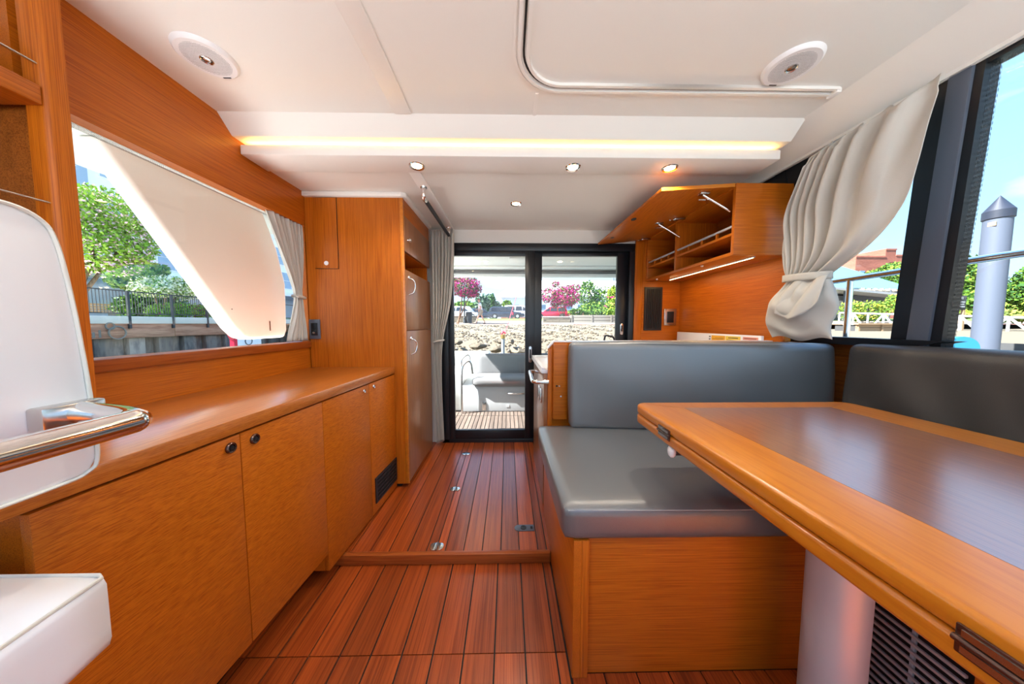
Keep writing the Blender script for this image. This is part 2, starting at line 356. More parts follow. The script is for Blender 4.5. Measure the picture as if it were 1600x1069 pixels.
body(.505, 1.197, .143).build('body', 'wood_y', c1); bx('kick', (-1.25, .55, 0), (-.935, 1.197, .143), 'wood_dark', c1)
a = plate(MB(), .487, .850, .143, .818).build('door', 'wood_y', c1, bevel=.0015); knob(a, .822, .788, .016, 'bronze', 'black_plastic')
a = plate(MB(), .853, 1.197, .143, .818).build('door', 'wood_y', c1, bevel=.0015); knob(a, .895, .785, .016, 'bronze', 'black_plastic')
c2 = thing('sideboard_cabinet', 'wood cabinet with small chrome latches and a black floor vent, on the upper floor', 'cabinet', (-1.0, 1.53, ZU))
body(1.199, 1.857, .062).build('body', 'wood_y', c2); bx('kick', (-1.25, 1.32, ZU), (-.80, 1.857, .062), 'wood_dark', c2)
a = plate(MB(), 1.199, 1.554, .062, .818).build('door', 'wood_y', c2, bevel=.0015); knob(a, 1.505, .793, .011, 'chrome', 'chrome')
a = plate(MB(), 1.557, 1.855, .062, .818).build('door', 'wood_y', c2, bevel=.0015); knob(a, 1.60, .797, .011, 'chrome', 'chrome')
vt = MB(); plate(vt, 1.585, 1.60, .115, .265, .006, .008); plate(vt, 1.832, 1.847, .115, .265, .006, .008); plate(vt, 1.60, 1.832, .115, .126, .006, .008); plate(vt, 1.60, 1.832, .254, .265, .006, .008)
v = vt.build('vent_frame', 'black_plastic', c2); plate(MB(), 1.60, 1.832, .126, .254, .002, .003).build('vent_back', 'caulk', v)
for i in range(5): plate(MB(), 1.60, 1.832, .140+i*.024, .148+i*.024, .007, .006).build('vent_slat', 'black_plastic', v)
# tall cupboard
wd = thing('tall_cupboard', 'tall wood cupboard with vertical grain beside the sliding door curtain', 'cupboard', (-.97, 2.15, ZU))
bx('forward_panel', (-1.278, 1.86, .075), (-.684, 1.876, 1.944), 'wood_z', wd); bx('carcass', (-1.278, 1.877, .075), (-.682, 2.455, 1.503), 'wood_z', wd, .002); bx('upper_carcass', (-1.278, 1.877, 1.617), (-.682, 2.455, 1.944), 'wood_z', wd, .002)
bx('niche_back', (-1.278, 1.877, 1.503), (-.862, 2.455, 1.617), 'wood_dark', wd); bx('niche_end', (-.862, 2.44, 1.503), (-.682, 2.455, 1.617), 'wood_z', wd)
bx('kick', (-1.25, 1.88, ZU), (-.72, 2.44, .075), 'caulk', wd)
bx('corner_post', (-.684, 1.86, .075), (-.662, 1.876, 1.945), 'solid_orange', wd, .002)
bx('upper_panel', (-.682, 1.877, 1.845), (-.664, 2.455, 1.945), 'wood_y', wd, .001)
def wdoor(z0, z1, ky=None, kz=None, loop=False):
    d = bx('door', (-.682, 1.878, z0), (-.660, 2.453, z1), 'wood_door', wd, .0025)
    if loop:
        o = MB().tube(bez([(-.660, ky, kz+.05), (-.630, ky+.004, kz+.035), (-.622, ky+.012, kz), (-.632, ky+.004, kz-.045), (-.660, ky, kz-.06)], 6), .005, 8).build('handle', 'chrome', d, smooth=60)
        MB().lathe([(0, 0), (.014, 0), (.012, .006), (0, .009)], (-.660, ky, kz+.052), (1, 0, 0), 16).build('rosette', 'chrome', o, smooth=40)
    elif ky: MB().lathe([(0, 0), (.009, 0), (.007, .008), (.013, .014), (.009, .022), (0, .023)], (-.660, ky, kz), (1, 0, 0), 16).build('knob', 'chrome', d, smooth=40)
wdoor(1.618, 1.842, 1.93, 1.70); wdoor(1.106, 1.502, 1.935, 1.405, True); wdoor(.085, 1.102, 1.945, 1.0, True)
ap = bx('access_panel', (-1.223, 1.853, 1.502), (-1.078, 1.859, 1.940), 'wood_z', wd, .001); bx('panel_gap', (-1.2255, 1.858, 1.4995), (-1.0755, 1.8605, 1.9425), 'caulk', wd)
MB().lathe([(0, 0), (.014, 0), (.013, .004), (.008, .005), (0, .004)], (-1.151, 1.854, 1.535), (0, -1, 0), 20).build('button', 'white_plastic', ap, smooth=40)
for i, y in enumerate((1.91, 1.985, 2.06)):
    s_ = thing('switch_panel', 'black switch block in the cupboard niche, %s' % ('closest to the sideboard', 'between two others', 'closest to the door curtain')[i], 'switch', (-.80, y, 1.525), 'switch blocks in the niche')
    bx('plate', (-.8615, y, 1.5205), (-.846, y+.062, 1.600), 'black_plastic', s_, .003); bx('rocker', (-.847, y+.018, 1.538), (-.838, y+.045, 1.582), 'grey_frame', s_, .002)
mo = MB().prism([(x, y, 1.945) for x, y in ((-1.283, 1.84), (-.665, 1.84), (-.640, 1.862), (-.640, 2.46), (-1.283, 2.46))], (0, 0, .031)).build('trim_6', 'cream_trim', bevel=.008); struct(mo); mo['label'] = 'cream moulding capping the tall cupboard'
# wall socket
so = thing('wall_socket', 'grey framed black double socket beside the left window curtain', 'socket', (-1.243, 1.855, 1.05))
bx('plate', (-1.276, 1.850, 1.052), (-1.208, 1.860, 1.178), 'grey_frame', so, .003)
bx('insert', (-1.263, 1.846, 1.075), (-1.222, 1.851, 1.155), 'black_plastic', so, .002); bx('rocker', (-1.258, 1.843, 1.115), (-1.228, 1.847, 1.15), 'black_frame', so, .002)
MB().lathe([(0, 0), (.008, 0), (.006, .004), (0, .004)], (-1.245, 1.846, 1.092), (0, -1, 0), 12).build('socket_pin', 'steel', so)
# shelf unit with post, at the near end of the left wall
sh = thing('shelf_unit', 'open wood shelf unit with thin rails and a rounded corner post', 'shelf', (-1.22, .5, .87))
pb = MB().prism([(x, y, .87) for x, y in ((-1.250, .795), (-1.212, .795), (-1.203, .80), (-1.200, .808), (-1.200, .838), (-1.250, .838))], (0, 0, 1.22)).build('corner_post', 'wood_z', sh, smooth=50)
bx('back_panel', (-1.51, .1, .87), (-1.498, .838, 2.085), 'wood_dark', sh); bx('top', (-1.51, -.2, 2.087), (-1.302, .838, 2.11), 'wood_dark', sh); bx('end_panel', (-1.498, .822, .87), (-1.25, .838, 2.085), 'wood_dark', sh)
for z in (1.715, ): bx('shelf', (-1.498, .1, z), (-1.205, .795, z+.05), 'wood_y', sh, .004)
bx('shelf', (-1.498, .1, 1.24), (-1.215, .795, 1.262), 'wood_y', sh, .003)
for z in (1.82, 1.47): MB().tube([(-1.214, .1, z), (-1.214, .80, z)], .0035, 8).build('rail', 'steel', sh, smooth=60)
bx('divider', (-1.498, .70, 1.262), (-1.40, .712, 1.715), 'wood_y', sh)
MB().lathe([(0, 0), (.016, 0), (.018, -.004), (.012, -.006), (0, -.004)], (-1.235, .72, 1.715), (0, 0, 1), 18).build('shelf_lamp', 'steel', sh, smooth=40)
# ---- cushion builder: rounded block with soft bulge, made from a subdivided box
def cushion(name, corners, z0, z1, m, parent, r=.03, bulge=.012, wr=0, n=(28, 18, 6), top_lean=(0, 0), seed=1):
    """corners: 4 plan points counter-clockwise; rounded edges; wr = wrinkle depth"""
    bm = bmesh.new(); bmesh.ops.create_cube(bm, size=1)
    c = [Vector((*p, 0)) for p in corners]
    lx = (c[1]-c[0]).length; ly = (c[3]-c[0]).length; lz = z1-z0
    for ax, k in ((0, n[0]), (1, n[1]), (2, n[2])):
        ed = [q for q in bm.edges if abs((q.verts[0].co-q.verts[1].co)[ax]) > .01]
        bmesh.ops.subdivide_edges(bm, edges=ed, cuts=k, use_grid_fill=True)
    rg = random.Random(seed); ph = [rg.uniform(0, 6) for _ in range(6)]
    L = Vector((lx, ly, lz))
    for v in bm.verts:
        p = Vector((v.co.x*L.x, v.co.y*L.y, v.co.z*L.z))
        h = [L[i]/2 for i in range(3)]
        rr = min(r, h[0], h[1], h[2])
        # snap distribution: pull interior grid towards rounded hull
        q = Vector([max(-(h[i]-rr), min(h[i]-rr, p[i])) for i in range(3)]); d = p-q
        nz = sum(1 for i in range(3) if abs(abs(p[i])-h[i]) < 1e-6)
        if d.length > 1e-9 and nz: p = q+d.normalized()*rr if sum(abs(x) > 1e-9 for x in d) > 1 else q+d
        u, w_, t = p.x/h[0], p.y/h[1], p.z/h[2]
        bl = bulge
        p.z += (bl*(1-u*u)*(1-w_*w_))*(1 if t > 0 else -.3)*abs(t)
        p.y += bl*(1-u*u)*(1-t*t)*(1 if w_ > 0 else -1)*abs(w_)
        p.x += bl*.6*(1-w_*w_)*(1-t*t)*(1 if u > 0 else -1)*abs(u)
        if wr:
            x = p.x*9; s = math.sin(x*2.1+p.z*14+ph[0]+1.5*math.sin(x*.7+ph[1]))*math.sin(x*.9+ph[2])
            p.y += wr*s*(.35+.65*max(0, (1-abs(t+.1))))*(-1 if w_ < 0 else 0)
        f = Vector(((p.x/lx)+.5, (p.y/ly)+.5, (p.z/lz)+.5))
        a = c[0].lerp(c[1], f.x); b = c[3].lerp(c[2], f.x); g = a.lerp(b, f.y)
        v.co = Vector((g.x+top_lean[0]*f.z, g.y+top_lean[1]*f.z, z0+f.z*lz))
    o = sum((v.co for v in bm.verts), Vector())/len(bm.verts); o.z = z0
    for v in bm.verts: v.co -= o
    me = bpy.data.meshes.new(name); bmesh.ops.recalc_face_normals(bm, faces=bm.faces); bm.to_mesh(me); bm.free(); me.shade_smooth()
    me.materials.append(M[m]); ob = bpy.data.objects.new(name, me); COL.objects.link(ob)
    pw = Vector((0,0,0))
    if parent: ob.parent = parent; pw = WORLD[parent.name]
    ob.location = o-pw; WORLD[ob.name] = o.copy(); return ob
def seam(path, parent, m='leather', r=.0035, name='piping'): return MB().tube(path, r, 6).build(name, m, parent, smooth=60)
# ---- white side seat with chrome rail (near left)
hs = thing('passenger_bench', 'white quilted vinyl seat with tall backrest and thick chrome rail', 'seat', (-.95, .2, 0))
a = cushion('seat_pad', [(-1.20, -.25), (-.545, -.25), (-.640, .445), (-1.20, .445)], .625, .752, 'vinyl', hs, r=.016, bulge=.006, n=(10, 10, 6))
seam([(-.551, -.24, .7465), (-.644, .436, .7475), (-.655, .441, .7475), (-1.19, .441, .7475)], a, 'piping_white', .0028)
bx('pedestal', (-1.18, -.2, 0), (-.78, .40, .625), 'vinyl', hs, .02)
ot = [(-.25, .884), (.30, .886), (.45, .886), (.490, .892), (.503, .915), (.502, 1.0), (.495, 1.14), (.487, 1.235), (.480, 1.285), (.469, 1.312), (.44, 1.327), (.38, 1.325), (-.25, 1.31)]
bb = MB(); bb.prism([(-.725, y, z) for y, z in ot], (-.085, 0, 0)); bk = bb.build('backrest', 'vinyl', hs, bevel=.008, seg=3)
seam([(-.7225, y, z) for y, z in bez([(p[0], p[1], 0) for p in ot][1:-1], 5) for y, z in [(y, z)]] if False else [(-.7235, p.x-.004, p.y+(-.003 if p.y > 1.1 else .003)) for p in bez([(q[0], q[1], 0) for q in ot[1:-1]], 5)], bk, 'piping_white', .0028)
rl = MB().tube(bez([(-.560, -.2, 1.004), (-.560, .2, 1.004), (-.560, .405, 1.004), (-.566, .428, 1.004), (-.585, .440, 1.004), (-.62, .452, 1.004), (-.715, .475, 1.004)], 8), .0175, 16).build('rail', 'chrome', hs, smooth=60)
bx('rail_bracket', (-.726, .43, .985), (-.70, .50, 1.022), 'steel', hs, .004)
# ---- L-shaped settee
se = thing('settee', 'L-shaped settee with grey leather cushions on a wood base', 'sofa', (1.0, 1.0, 0))
bx('side_panel', (.208, .848, 0), (.234, 1.58, .468), 'wood_y', se, .002); bx('side_panel', (.234, .848, 0), (.258, .875, .468), 'wood_z', se, .002)
bx('front_panel', (.259, .862, 0), (1.10, .885, .466), 'wood_x', se, .001)
gp = MB().box((1.10, -.5, 0), (1.125, .60, .466)).box((1.10, .60, .345), (1.125, .885, .466)).box((1.10, .82, 0), (1.125, .885, .345)).box((1.10, .60, 0), (1.125, .82, .03)).build('side_front_panel', 'wood_y', se)
g = bx('grille_recess', (1.118, .60, .03), (1.13, .82, .345), 'caulk', se)
for i in range(13):
    q = bx('grille_slat', (1.098, .612, .040+i*.0235), (1.106, .812, .0475+i*.0235), 'slat_grey', g, .001)
bx('grille_strut', (1.106, .70, .03), (1.112, .708, .345), 'alu', g)
sc = cushion('seat_cushion', [(.172, .845), (1.56, .845), (1.56, 1.58), (.172, 1.58)], .468, .578, 'leather', se, r=.022, bulge=.008, n=(30, 16, 6))
seam([(.190, .850, .566), (.60, .842, .569), (1.10, .842, .569)], sc, 'stitch', .0016, 'stitching'); seam([(.180, .86, .566), (.174, 1.2, .569), (.180, 1.55, .566)], sc, 'stitch', .0016, 'stitching')
cushion('seat_cushion', [(1.085, -.5), (1.60, -.5), (1.60, .838), (1.085, .838)], .468, .578, 'leather_shaded', se, r=.022, bulge=.006, n=(12, 24, 5))
bc = cushion('back_cushion', [(.345, 1.520), (1.69, 1.395), (1.70, 1.515), (.345, 1.585)], .575, 1.045, 'leather', se, r=.022, bulge=.014, wr=.0022, n=(60, 10, 24), top_lean=(0, .028), seed=4)
seam([(.372, 1.562, 1.040), (.9, 1.498, 1.043), (1.63, 1.425, 1.043)], bc, 'stitch', .0018, 'stitching')
seam([(.352, 1.533, .60), (.352, 1.55, .85), (.352, 1.563, 1.03)], bc, 'leather', .003)
sb = cushion('back_cushion', [(1.615, 1.345), (1.455, -.5), (1.60, -.5), (1.74, 1.345)], .575, 1.055, 'leather_shaded', se, r=.035, bulge=.010, wr=.014, n=(110, 8, 24), top_lean=(.02, 0), seed=9)
MB().lathe([(0, 0), (.004, .0005), (.006, .003), (0, .004)], (.81, 1.485, .835), (0, -1, 0), 10).build('dimple_button', 'leather', bc, smooth=60)
# ---- divider between settee and galley
dv = thing('divider_panel', 'wood divider with chamfered corner and white cap behind the settee', 'divider', (.9, 1.645, ZU))
pts = [(.242, .10), (.242, 1.008), (.272, 1.042), (1.56, 1.042), (1.56, .10)]
MB().prism([(x, 1.640, z) for x, z in pts], (0, .022, 0)).build('panel', 'wood_x', dv)
bx('edge_strip', (.236, 1.632, .10), (.262, 1.664, 1.005), 'wood_z', dv, .002)
bx('front_plate', (.262, 1.600, .60), (.343, 1.640, 1.035), 'wood_x', dv, .002)
MB().prism([(x, 1.640, z) for x, z in ((.238, 1.008), (.270, 1.044), (1.56, 1.044), (1.56, 1.051), (.268, 1.051), (.233, 1.012))], (0, .045, 0)).build('cap', 'white_plastic', dv)
for (x, z, r, m) in ((.295, .795, .004, 'steel'), (.281, .795, .006, 'caulk'), (.305, .735, .006, 'steel')):
    MB().lathe([(0, 0), (r, 0), (r*.8, .003), (0, .003)], (x, 1.600, z), (0, -1, 0), 12).build('screw', m, dv, smooth=40)
# ---- galley
gy = thing('galley_cabinet', 'galley cabinet with brownish side panel behind the settee divider', 'cabinet', (.8, 2.1, ZU))
bx('body', (.215, 1.666, ZU), (1.55, 2.30, .855), 'wood_door', gy, .002); bx('aft_body', (1.0, 2.301, ZU), (1.14, 2.56, .855), 'wood_door', gy)
for y in (1.745, 1.835):
    s_ = thing('galley_switch', 'chrome framed switch plate on the galley side, %s the divider' % ('right behind' if y < 1.8 else 'further from'), 'switch', (.21, y, .66), 'switch plates on the galley side')
    bx('plate', (.205, y, .655), (.2148, y+.055, .745), 'chrome', s_, .003); bx('insert', (.203, y+.014, .672), (.206, y+.041, .728), 'black_plastic', s_, .001)
gt = thing('galley_worktop', 'white galley worktop with raised rim behind the divider', 'worktop', (.8, 2.0, .855))
bx('slab', (.200, 1.664, .856), (1.55, 2.32, .880), 'white_plastic', gt, .004); bx('rim', (.200, 1.664, .880), (.222, 2.32, .893), 'white_plastic', gt, .004); bx('rim', (.222, 2.298, .880), (1.0, 2.32, .893), 'white_plastic', gt, .004)
bx('aft_slab', (1.02, 2.321, .856), (1.55, 2.545, .879), 'white_plastic', gt)
hr = MB().tube(bez([(.238, 1.632, .812), (.185, 1.634, .812), (.158, 1.645, .812), (.150, 1.675, .812), (.150, 1.78, .822), (.150, 1.88, .826), (.156, 1.91, .826), (.18, 1.925, .826), (.2145, 1.925, .826)], 5), .0125, 12).build('grab_handle', 'chrome', smooth=60); tag(hr, 'bent chrome grab handle on the galley corner', 'handle')
lid = thing('hob_lid', 'white raised hob lid with yellow and red stickers at the galley wall', 'lid', (1.50, 2.1, .88))
bx('panel', (1.505, 1.66, .881), (1.522, 2.50, 1.078), 'white_plastic', lid, .003)
def stick(y0, y1, z0, z1, m, lines):
    s_ = bx('sticker', (1.5035, y0, z0), (1.505, y1, z1), m, lid)
    for (b0, b1, h0, h1) in lines: bx('print', (1.5030, y0+(y1-y0)*b0, z0+(z1-z0)*h0), (1.5036, y0+(y1-y0)*b1, z0+(z1-z0)*h1), 'ink', s_)
stick(1.94, 2.07, 1.030, 1.066, 'sticker_orange', [(.1, .9, .25, .32), (.1, .7, .5, .56)]); stick(1.81, 1.935, 1.030, 1.066, 'sticker_yellow', [(.15, .8, .6, .75), (.1, .9, .25, .32)])
stick(1.68, 1.79, 1.048, 1.066, 'sticker_red', [(.1, .9, .4, .6)]); stick(2.075, 2.10, 1.030, 1.068, 'white_plastic', [(.2, .8, .1, .3), (.2, .8, .6, .8)])
# galley back and end panels
struct(MB().box((1.556, 1.578, .85), (1.585, 2.585, 1.925)).build('wall_galley', 'wood_y')); bx('panel_edge', (1.552, 1.566, 1.05), (1.588, 1.578, 1.53), 'solid_orange', bpy.data.objects['wall_galley'], .002)
ge = thing('galley_end_panel', 'wood end panel with black louvre vent next to the sliding door', 'panel', (1.35, 2.57, .88))
bx('board', (1.215, 2.562, .88), (1.555, 2.578, 1.526), 'wood_x', ge); bx('column', (1.145, 2.561, ZU), (1.214, 2.579, 1.90), 'wood_z', ge, .002); bx('filler_strip', (1.214, 2.563, 1.527), (1.555, 2.579, 1.93), 'wood_z', ge)
vf = MB().box((1.232, 2.552, 1.09), (1.252, 2.562, 1.478)).box((1.372, 2.552, 1.09), (1.392, 2.562, 1.478)).box((1.252, 2.552, 1.09), (1.372, 2.562, 1.108)).box((1.252, 2.552, 1.46), (1.372, 2.562, 1.478)).build('vent_frame', 'black_plastic', ge)
bx('vent_back', (1.252, 2.560, 1.108), (1.372, 2.562, 1.46), 'caulk', vf)
v0 = bx('vent_slat', (1.258, 2.553, 1.108), (1.264, 2.560, 1.46), 'black_plastic', vf)
for i in range(1, 7): rep(v0, (i*.0165, 0, 0), vf)
ws = thing('wall_switch', 'steel framed black switch beside the galley louvre', 'switch', (1.46, 2.56, 1.14))
bx('plate', (1.415, 2.552, 1.135), (1.525, 2.562, 1.285), 'steel', ws, .003); bx('insert', (1.440, 2.548, 1.16), (1.500, 2.553, 1.26), 'black_plastic', ws, .002)
# ---- overhead cabinet with raised flap
oc = thing('overhead_cabinet', 'wood overhead cabinet with raised flap door over the galley', 'cabinet', (1.4, 2.06, 1.53))
X0, X1, Y0, Y1, Z0, Z1 = 1.238, 1.554, 1.568, 2.56, 1.528, 1.905
bx('end_panel', (X0, Y0, Z0), (X1+.028, Y0+.02, Z1+.005), 'wood_x', oc, .0015); bx('end_panel', (X0, Y1-.02, Z0), (X1, Y1, Z1), 'wood_x', oc, .0015)
bx('bottom', (X0, Y0+.02, Z0), (X1, Y1-.02, Z0+.018), 'wood_y', oc, .001); bx('top', (X0, Y0+.02, Z1-.018), (X1, Y1-.02, Z1), 'wood_y', oc)
bx('back', (X1-.012, Y0+.02, Z0+.018), (X1, Y1-.02, Z1-.018), 'wood_dark', oc); bx('partition', (X0+.004, 2.115, Z0+.018), (X1-.012, 2.131, Z1-.018), 'wood_z', oc, .001)
for (y0, y1) in ((Y0+.02, 2.115), (2.131, Y1-.02)):
    sf = bx('shelf', (X0+.01, y0, 1.640), (X1-.012, y1, 1.655), 'wood_y', oc, .001)
    bx('retaining_rail', (X0+.012, y0, 1.685), (X0+.024, y1, 1.697), 'alu', sf, .002)
    for k in (.25, .5, .75): bx('rail_post', (X0+.013, y0+(y1-y0)*k-.006, 1.655), (X0+.023, y0+(y1-y0)*k+.006, 1.685), 'wood_z', sf)
fp = MB().hexa([(.835, Y0+.008, 1.868), (X0-.002, Y0+.008, 1.893), (X0-.002, Y1-.01, 1.893), (.800, Y1-.01, 1.846)], [(.835, Y0+.008, 1.885), (X0-.002, Y0+.008, 1.911), (X0-.002, Y1-.01, 1.911), (.800, Y1-.01, 1.863)]).build('flap_door', 'wood_y', oc, bevel=.0015)
MB().hexa([(.834, Y0+.006, 1.8675), (X0-.002, Y0+.006, 1.8925), (X0-.002, Y0+.0082, 1.8925), (.834, Y0+.0082, 1.8675)], [(.834, Y0+.006, 1.8855), (X0-.002, Y0+.006, 1.9115), (X0-.002, Y0+.0082, 1.9115), (.834, Y0+.0082, 1.8855)]).build('edge_band', 'solid_orange_x', fp)
for y in (1.63, 2.10):
    h = MB().tube([(1.10, y, 1.872), (X0+.012, y-.012, 1.78)], .006, 8).build('gas_strut', 'chrome', oc, smooth=60)
    bx('strut_mount', (1.075, y-.022, 1.872), (1.125, y+.010, 1.883), 'steel', h, .002); bx('strut_arm', (1.08, y+.006, 1.846), (1.12, y+.012, 1.852), 'steel', h)
    bx('strut_block', (1.125, y-.004, 1.846), (1.142, y+.008, 1.866), 'chrome', h, .002)
for y in (2.0, 2.48):
    h = bx('hinge', (1.16, y, 1.872), (1.236, y+.03, 1.889), 'steel', oc, .003); bx('hinge_arm', (1.13, y+.01, 1.868), (1.165, y+.018, 1.878), 'chrome', h, .001)
for y in (1.95, 2.35): bx('catch', (.845, y, 1.852), (.870, y+.03, 1.866), 'black_plastic', fp, .003)
for y in (1.86, 2.42): MB().lathe([(0, 0), (.009, 0), (.007, -.008), (0, -.009)], (X0+.03, y, Z0), (0, 0, 1), 12).build('catch_pin', 'white_plastic', oc, smooth=40)
ls = MB(); ls.box((1.380, 1.60, 1.5215), (1.390, 2.44, 1.528)); lo_ = ls.build('cabinet_light_strip', 'alu'); tag(lo_, 'warm light strip under the overhead cabinet', 'light strip')
d0 = bx('diode', (1.382, 1.61, 1.5200), (1.388, 1.618, 1.5216), 'led_dot', lo_)
for i in range(1, 46): rep(d0, (0, i*.018, 0), lo_)
ld = bpy.data.lights.new('cabinet_strip_light', 'AREA'); ld.shape = 'RECTANGLE'; ld.size = .02; ld.size_y = .84; ld.energy = 1.0*LAMP; ld.color = (1, .62, .26)
lo2 = bpy.data.objects.new('cabinet_strip_light', ld); COL.objects.link(lo2); lo2.location = (1.385, 2.02, 1.518)
# ---- folding table
tb = thing('folding_table', 'orange wood table with folded leaf on a round grey column', 'table', (.88, .70, 0))
def leaf_(z0, z1, m_frame, part):
    X0, X1, Y0, Y1, R, B = .515, 1.395, .20, 1.135, .045, .115
    o = [(x, y) for x, y in rbox_path(((X0+X1)/2, (Y0+Y1)/2), X1-X0, Y1-Y0, R, 6)]
    MB().prism([(x, y, z0) for x, y in o], (0, 0, z1-z0)).build(part, 'solid_orange', tb, bevel=.009, seg=3)
    return X0, X1, Y0, Y1, B
leaf_(.757, .7925, None, 'lower_leaf'); X0, X1, Y0, Y1, B = leaf_(.7945, .830, None, 'upper_leaf')
bx('inlay', (X0+.155, Y0+.12, .8295), (X1-.155, Y1-.082, .8304), 'table_veneer', tb)
# mitred border joints, proud by a hair
for (x, y, dx, dy) in ((X0, Y1, 1, -1), (X1, Y1, -1, -1)):
    MB().prism([(x+dx*.02, y+dy*.018, .8299), (x+dx*.0215, y+dy*.0170, .8299), (x+dx*.156, y+dy*.081, .8299), (x+dx*.155, y+dy*.082, .8299)], (0, 0, .0004)).build('mitre_joint', 'wood_red', tb)
for y in (.905, .262):
    h = MB().prism([(x, y-.034, z) for x, z in ((.5115, .776), (.5115, .811), (.516, .811), (.516, .776))], (0, .068, 0)).build('hinge', 'bronze', tb, bevel=.002)
    MB().tube([(.511, y-.034, .7935), (.511, y+.034, .7935)], .0042, 8).build('hinge_pin', 'bronze', h, smooth=60)
    for z in (.784, .803): bx('hinge_leaf', (.5095, y-.028, z-.004), (.512, y+.028, z+.004), 'steel', h)
kb = MB().lathe([(0, 0), (.014, .001), (.0195, .006), (.0195, .012), (.014, .018), (0, .019)], (.525, .895, .735), (1, -.2, 0), 20).build('knob', 'white_plastic', tb, smooth=50)
MB().tube([(.543, .891, .735), (.62, .876, .740)], .012, 10).build('knob_shaft', 'black_plastic', tb, smooth=60); bx('knob_bracket', (.60, .85, .735), (.66, .90, .757), 'black_plastic', tb)
MB().lathe([(.062, 0), (.062, .735), (.10, .745), (.10, .757)], (.878, .70, .0), n=40).build('column', 'alu', tb, smooth=40); MB().lathe([(0, 0), (.075, 0), (.072, .012), (0, .012)], (.878, .70, 0), n=36).build('column_foot', 'alu', tb, smooth=40)
# ================================================================== CURTAINS
def lerp_path(pts, t):
    t = max(0, min(.99999, t))*(len(pts)-1); i = int(t); f = t-i; return [a+(b-a)*f for a, b in zip(pts[i], pts[i+1])]
def smooth_path(pts, n=10): return [tuple(p) for p in bez([(*p, 0) if len(p) == 2 else p for p in pts], n)]
# curtain at the sliding door (hangs across X, folds along Y)
ct = thing('door_curtain', 'beige pleated curtain tied back at the left of the sliding door', 'curtain', (-.60, 2.52, ZU))
Lp = smooth_path([(-.668, 1.955), (-.660, 1.60), (-.655, 1.25), (-.648, 1.0), (-.648, .7), (-.642, .35), (-.636, .075)]); Rp = smooth_path([(-.462, 1.955), (-.470, 1.70), (-.500, 1.35), (-.572, 1.0), (-.585, .7), (-.578, .35), (-.572, .095)])
def fdoor(u, v):
    a = lerp_path(Lp, v); b = lerp_path(Rp, v); am = .022*(1-.35*v)
    fold = math.sin(2*math.pi*(7*u+.25*math.sin(5*v)))*am+.006*math.sin(31*u+9*v)
    hd = .5 if v < .02 else 1
    return (a[0]+(b[0]-a[0])*u, 2.515+fold*hd, a[1]+(b[1]-a[1])*u)
MB().grid(fdoor, 110, 60).build('cloth', 'fabric', ct, smooth=80, solid=.002)
MB().tube([(-.648, 2.494, .985), (-.61, 2.484, 1.0), (-.568, 2.494, 1.005), (-.562, 2.52, 1.005), (-.60, 2.545, 1.0), (-.645, 2.54, .99)], .009, 8, True).build('tieback', 'fabric', ct, smooth=60)
# curtain at the left window (hangs along Y)
cl = thing('left_window_curtain', 'small grey pleated curtain tied back at the end of the left window', 'curtain', (-1.29, 1.78, 1.04))
Lp2 = smooth_path([(1.845, 1.775), (1.842, 1.60), (1.83, 1.42), (1.825, 1.32), (1.832, 1.20), (1.845, 1.045)]); Rp2 = smooth_path([(1.59, 1.775), (1.66, 1.60), (1.735, 1.42), (1.765, 1.32), (1.750, 1.20), (1.70, 1.045)])
def fleft(u, v):
    a = lerp_path(Lp2, v); b = lerp_path(Rp2, v)
    return (-1.297+math.sin(2*math.pi*(8*u**.8+.2*math.sin(4*v)))*.011+.004*math.sin(17*u+8*v), a[0]+(b[0]-a[0])*u, a[1]+(b[1]-a[1])*u)
MB().grid(fleft, 110, 40).build('cloth', 'fabric_light', cl, smooth=80, solid=.002)
MB().tube([(-1.30, 1.756, 1.318), (-1.280, 1.77, 1.318), (-1.276, 1.80, 1.315), (-1.280, 1.828, 1.312), (-1.30, 1.834, 1.312), (-1.318, 1.80, 1.315)], .010, 8, True).build('tieback', 'fabric_light', cl, smooth=60)
# big curtain at the right windows: swept back to a tie, puffed out below
cr_ = thing('right_window_curtain', 'large beige curtain swept back and tied at the right windows', 'curtain', (1.47, 1.35, 1.06))
La = smooth_path([(1.40, 1.955), (1.455, 1.83), (1.500, 1.71), (1.500, 1.58), (1.488, 1.46), (1.478, 1.375)]); Ra = smooth_path([(1.000, 1.985), (1.010, 1.86), (1.025, 1.72), (1.055, 1.585), (1.135, 1.475), (1.288, 1.375)])
def fbig(u, v):
    a = lerp_path(La, v); b = lerp_path(Ra, v); s = 1-v
    uu = u-.06*math.sin(2*math.pi*u)*s
    w_ = math.sin(2*math.pi*(7.2*(1-(1-u)**2.1)+.10*math.sin(6*v)))
    n = math.copysign(abs(w_)**.75, w_)
    am = (.026*(1-u*.35)+.006*math.sin(13*u+2)+.004)*(1-.35*v)
    am *= 1 if v > .06 else .75
    x = 1.462+am*n-.03*math.sin(math.pi*v)*(u)+.004*math.sin(23*u+7*v)
    head = .018*math.sin(2*math.pi*7.2*(1-(1-u)**2.1))*max(0, 1-v*12)
    return (x, a[0]+(b[0]-a[0])*uu, a[1]+(b[1]-a[1])*uu+head)
MB().grid(fbig, 150, 60).build('cloth', 'fabric', cr_, smooth=80, solid=.0025)
Lb = smooth_path([(1.478, 1.375), (1.535, 1.30), (1.572, 1.22), (1.578, 1.14), (1.545, 1.075)]); Rb = smooth_path([(1.288, 1.375), (1.255, 1.30), (1.238, 1.22), (1.262, 1.14), (1.255, 1.075)])
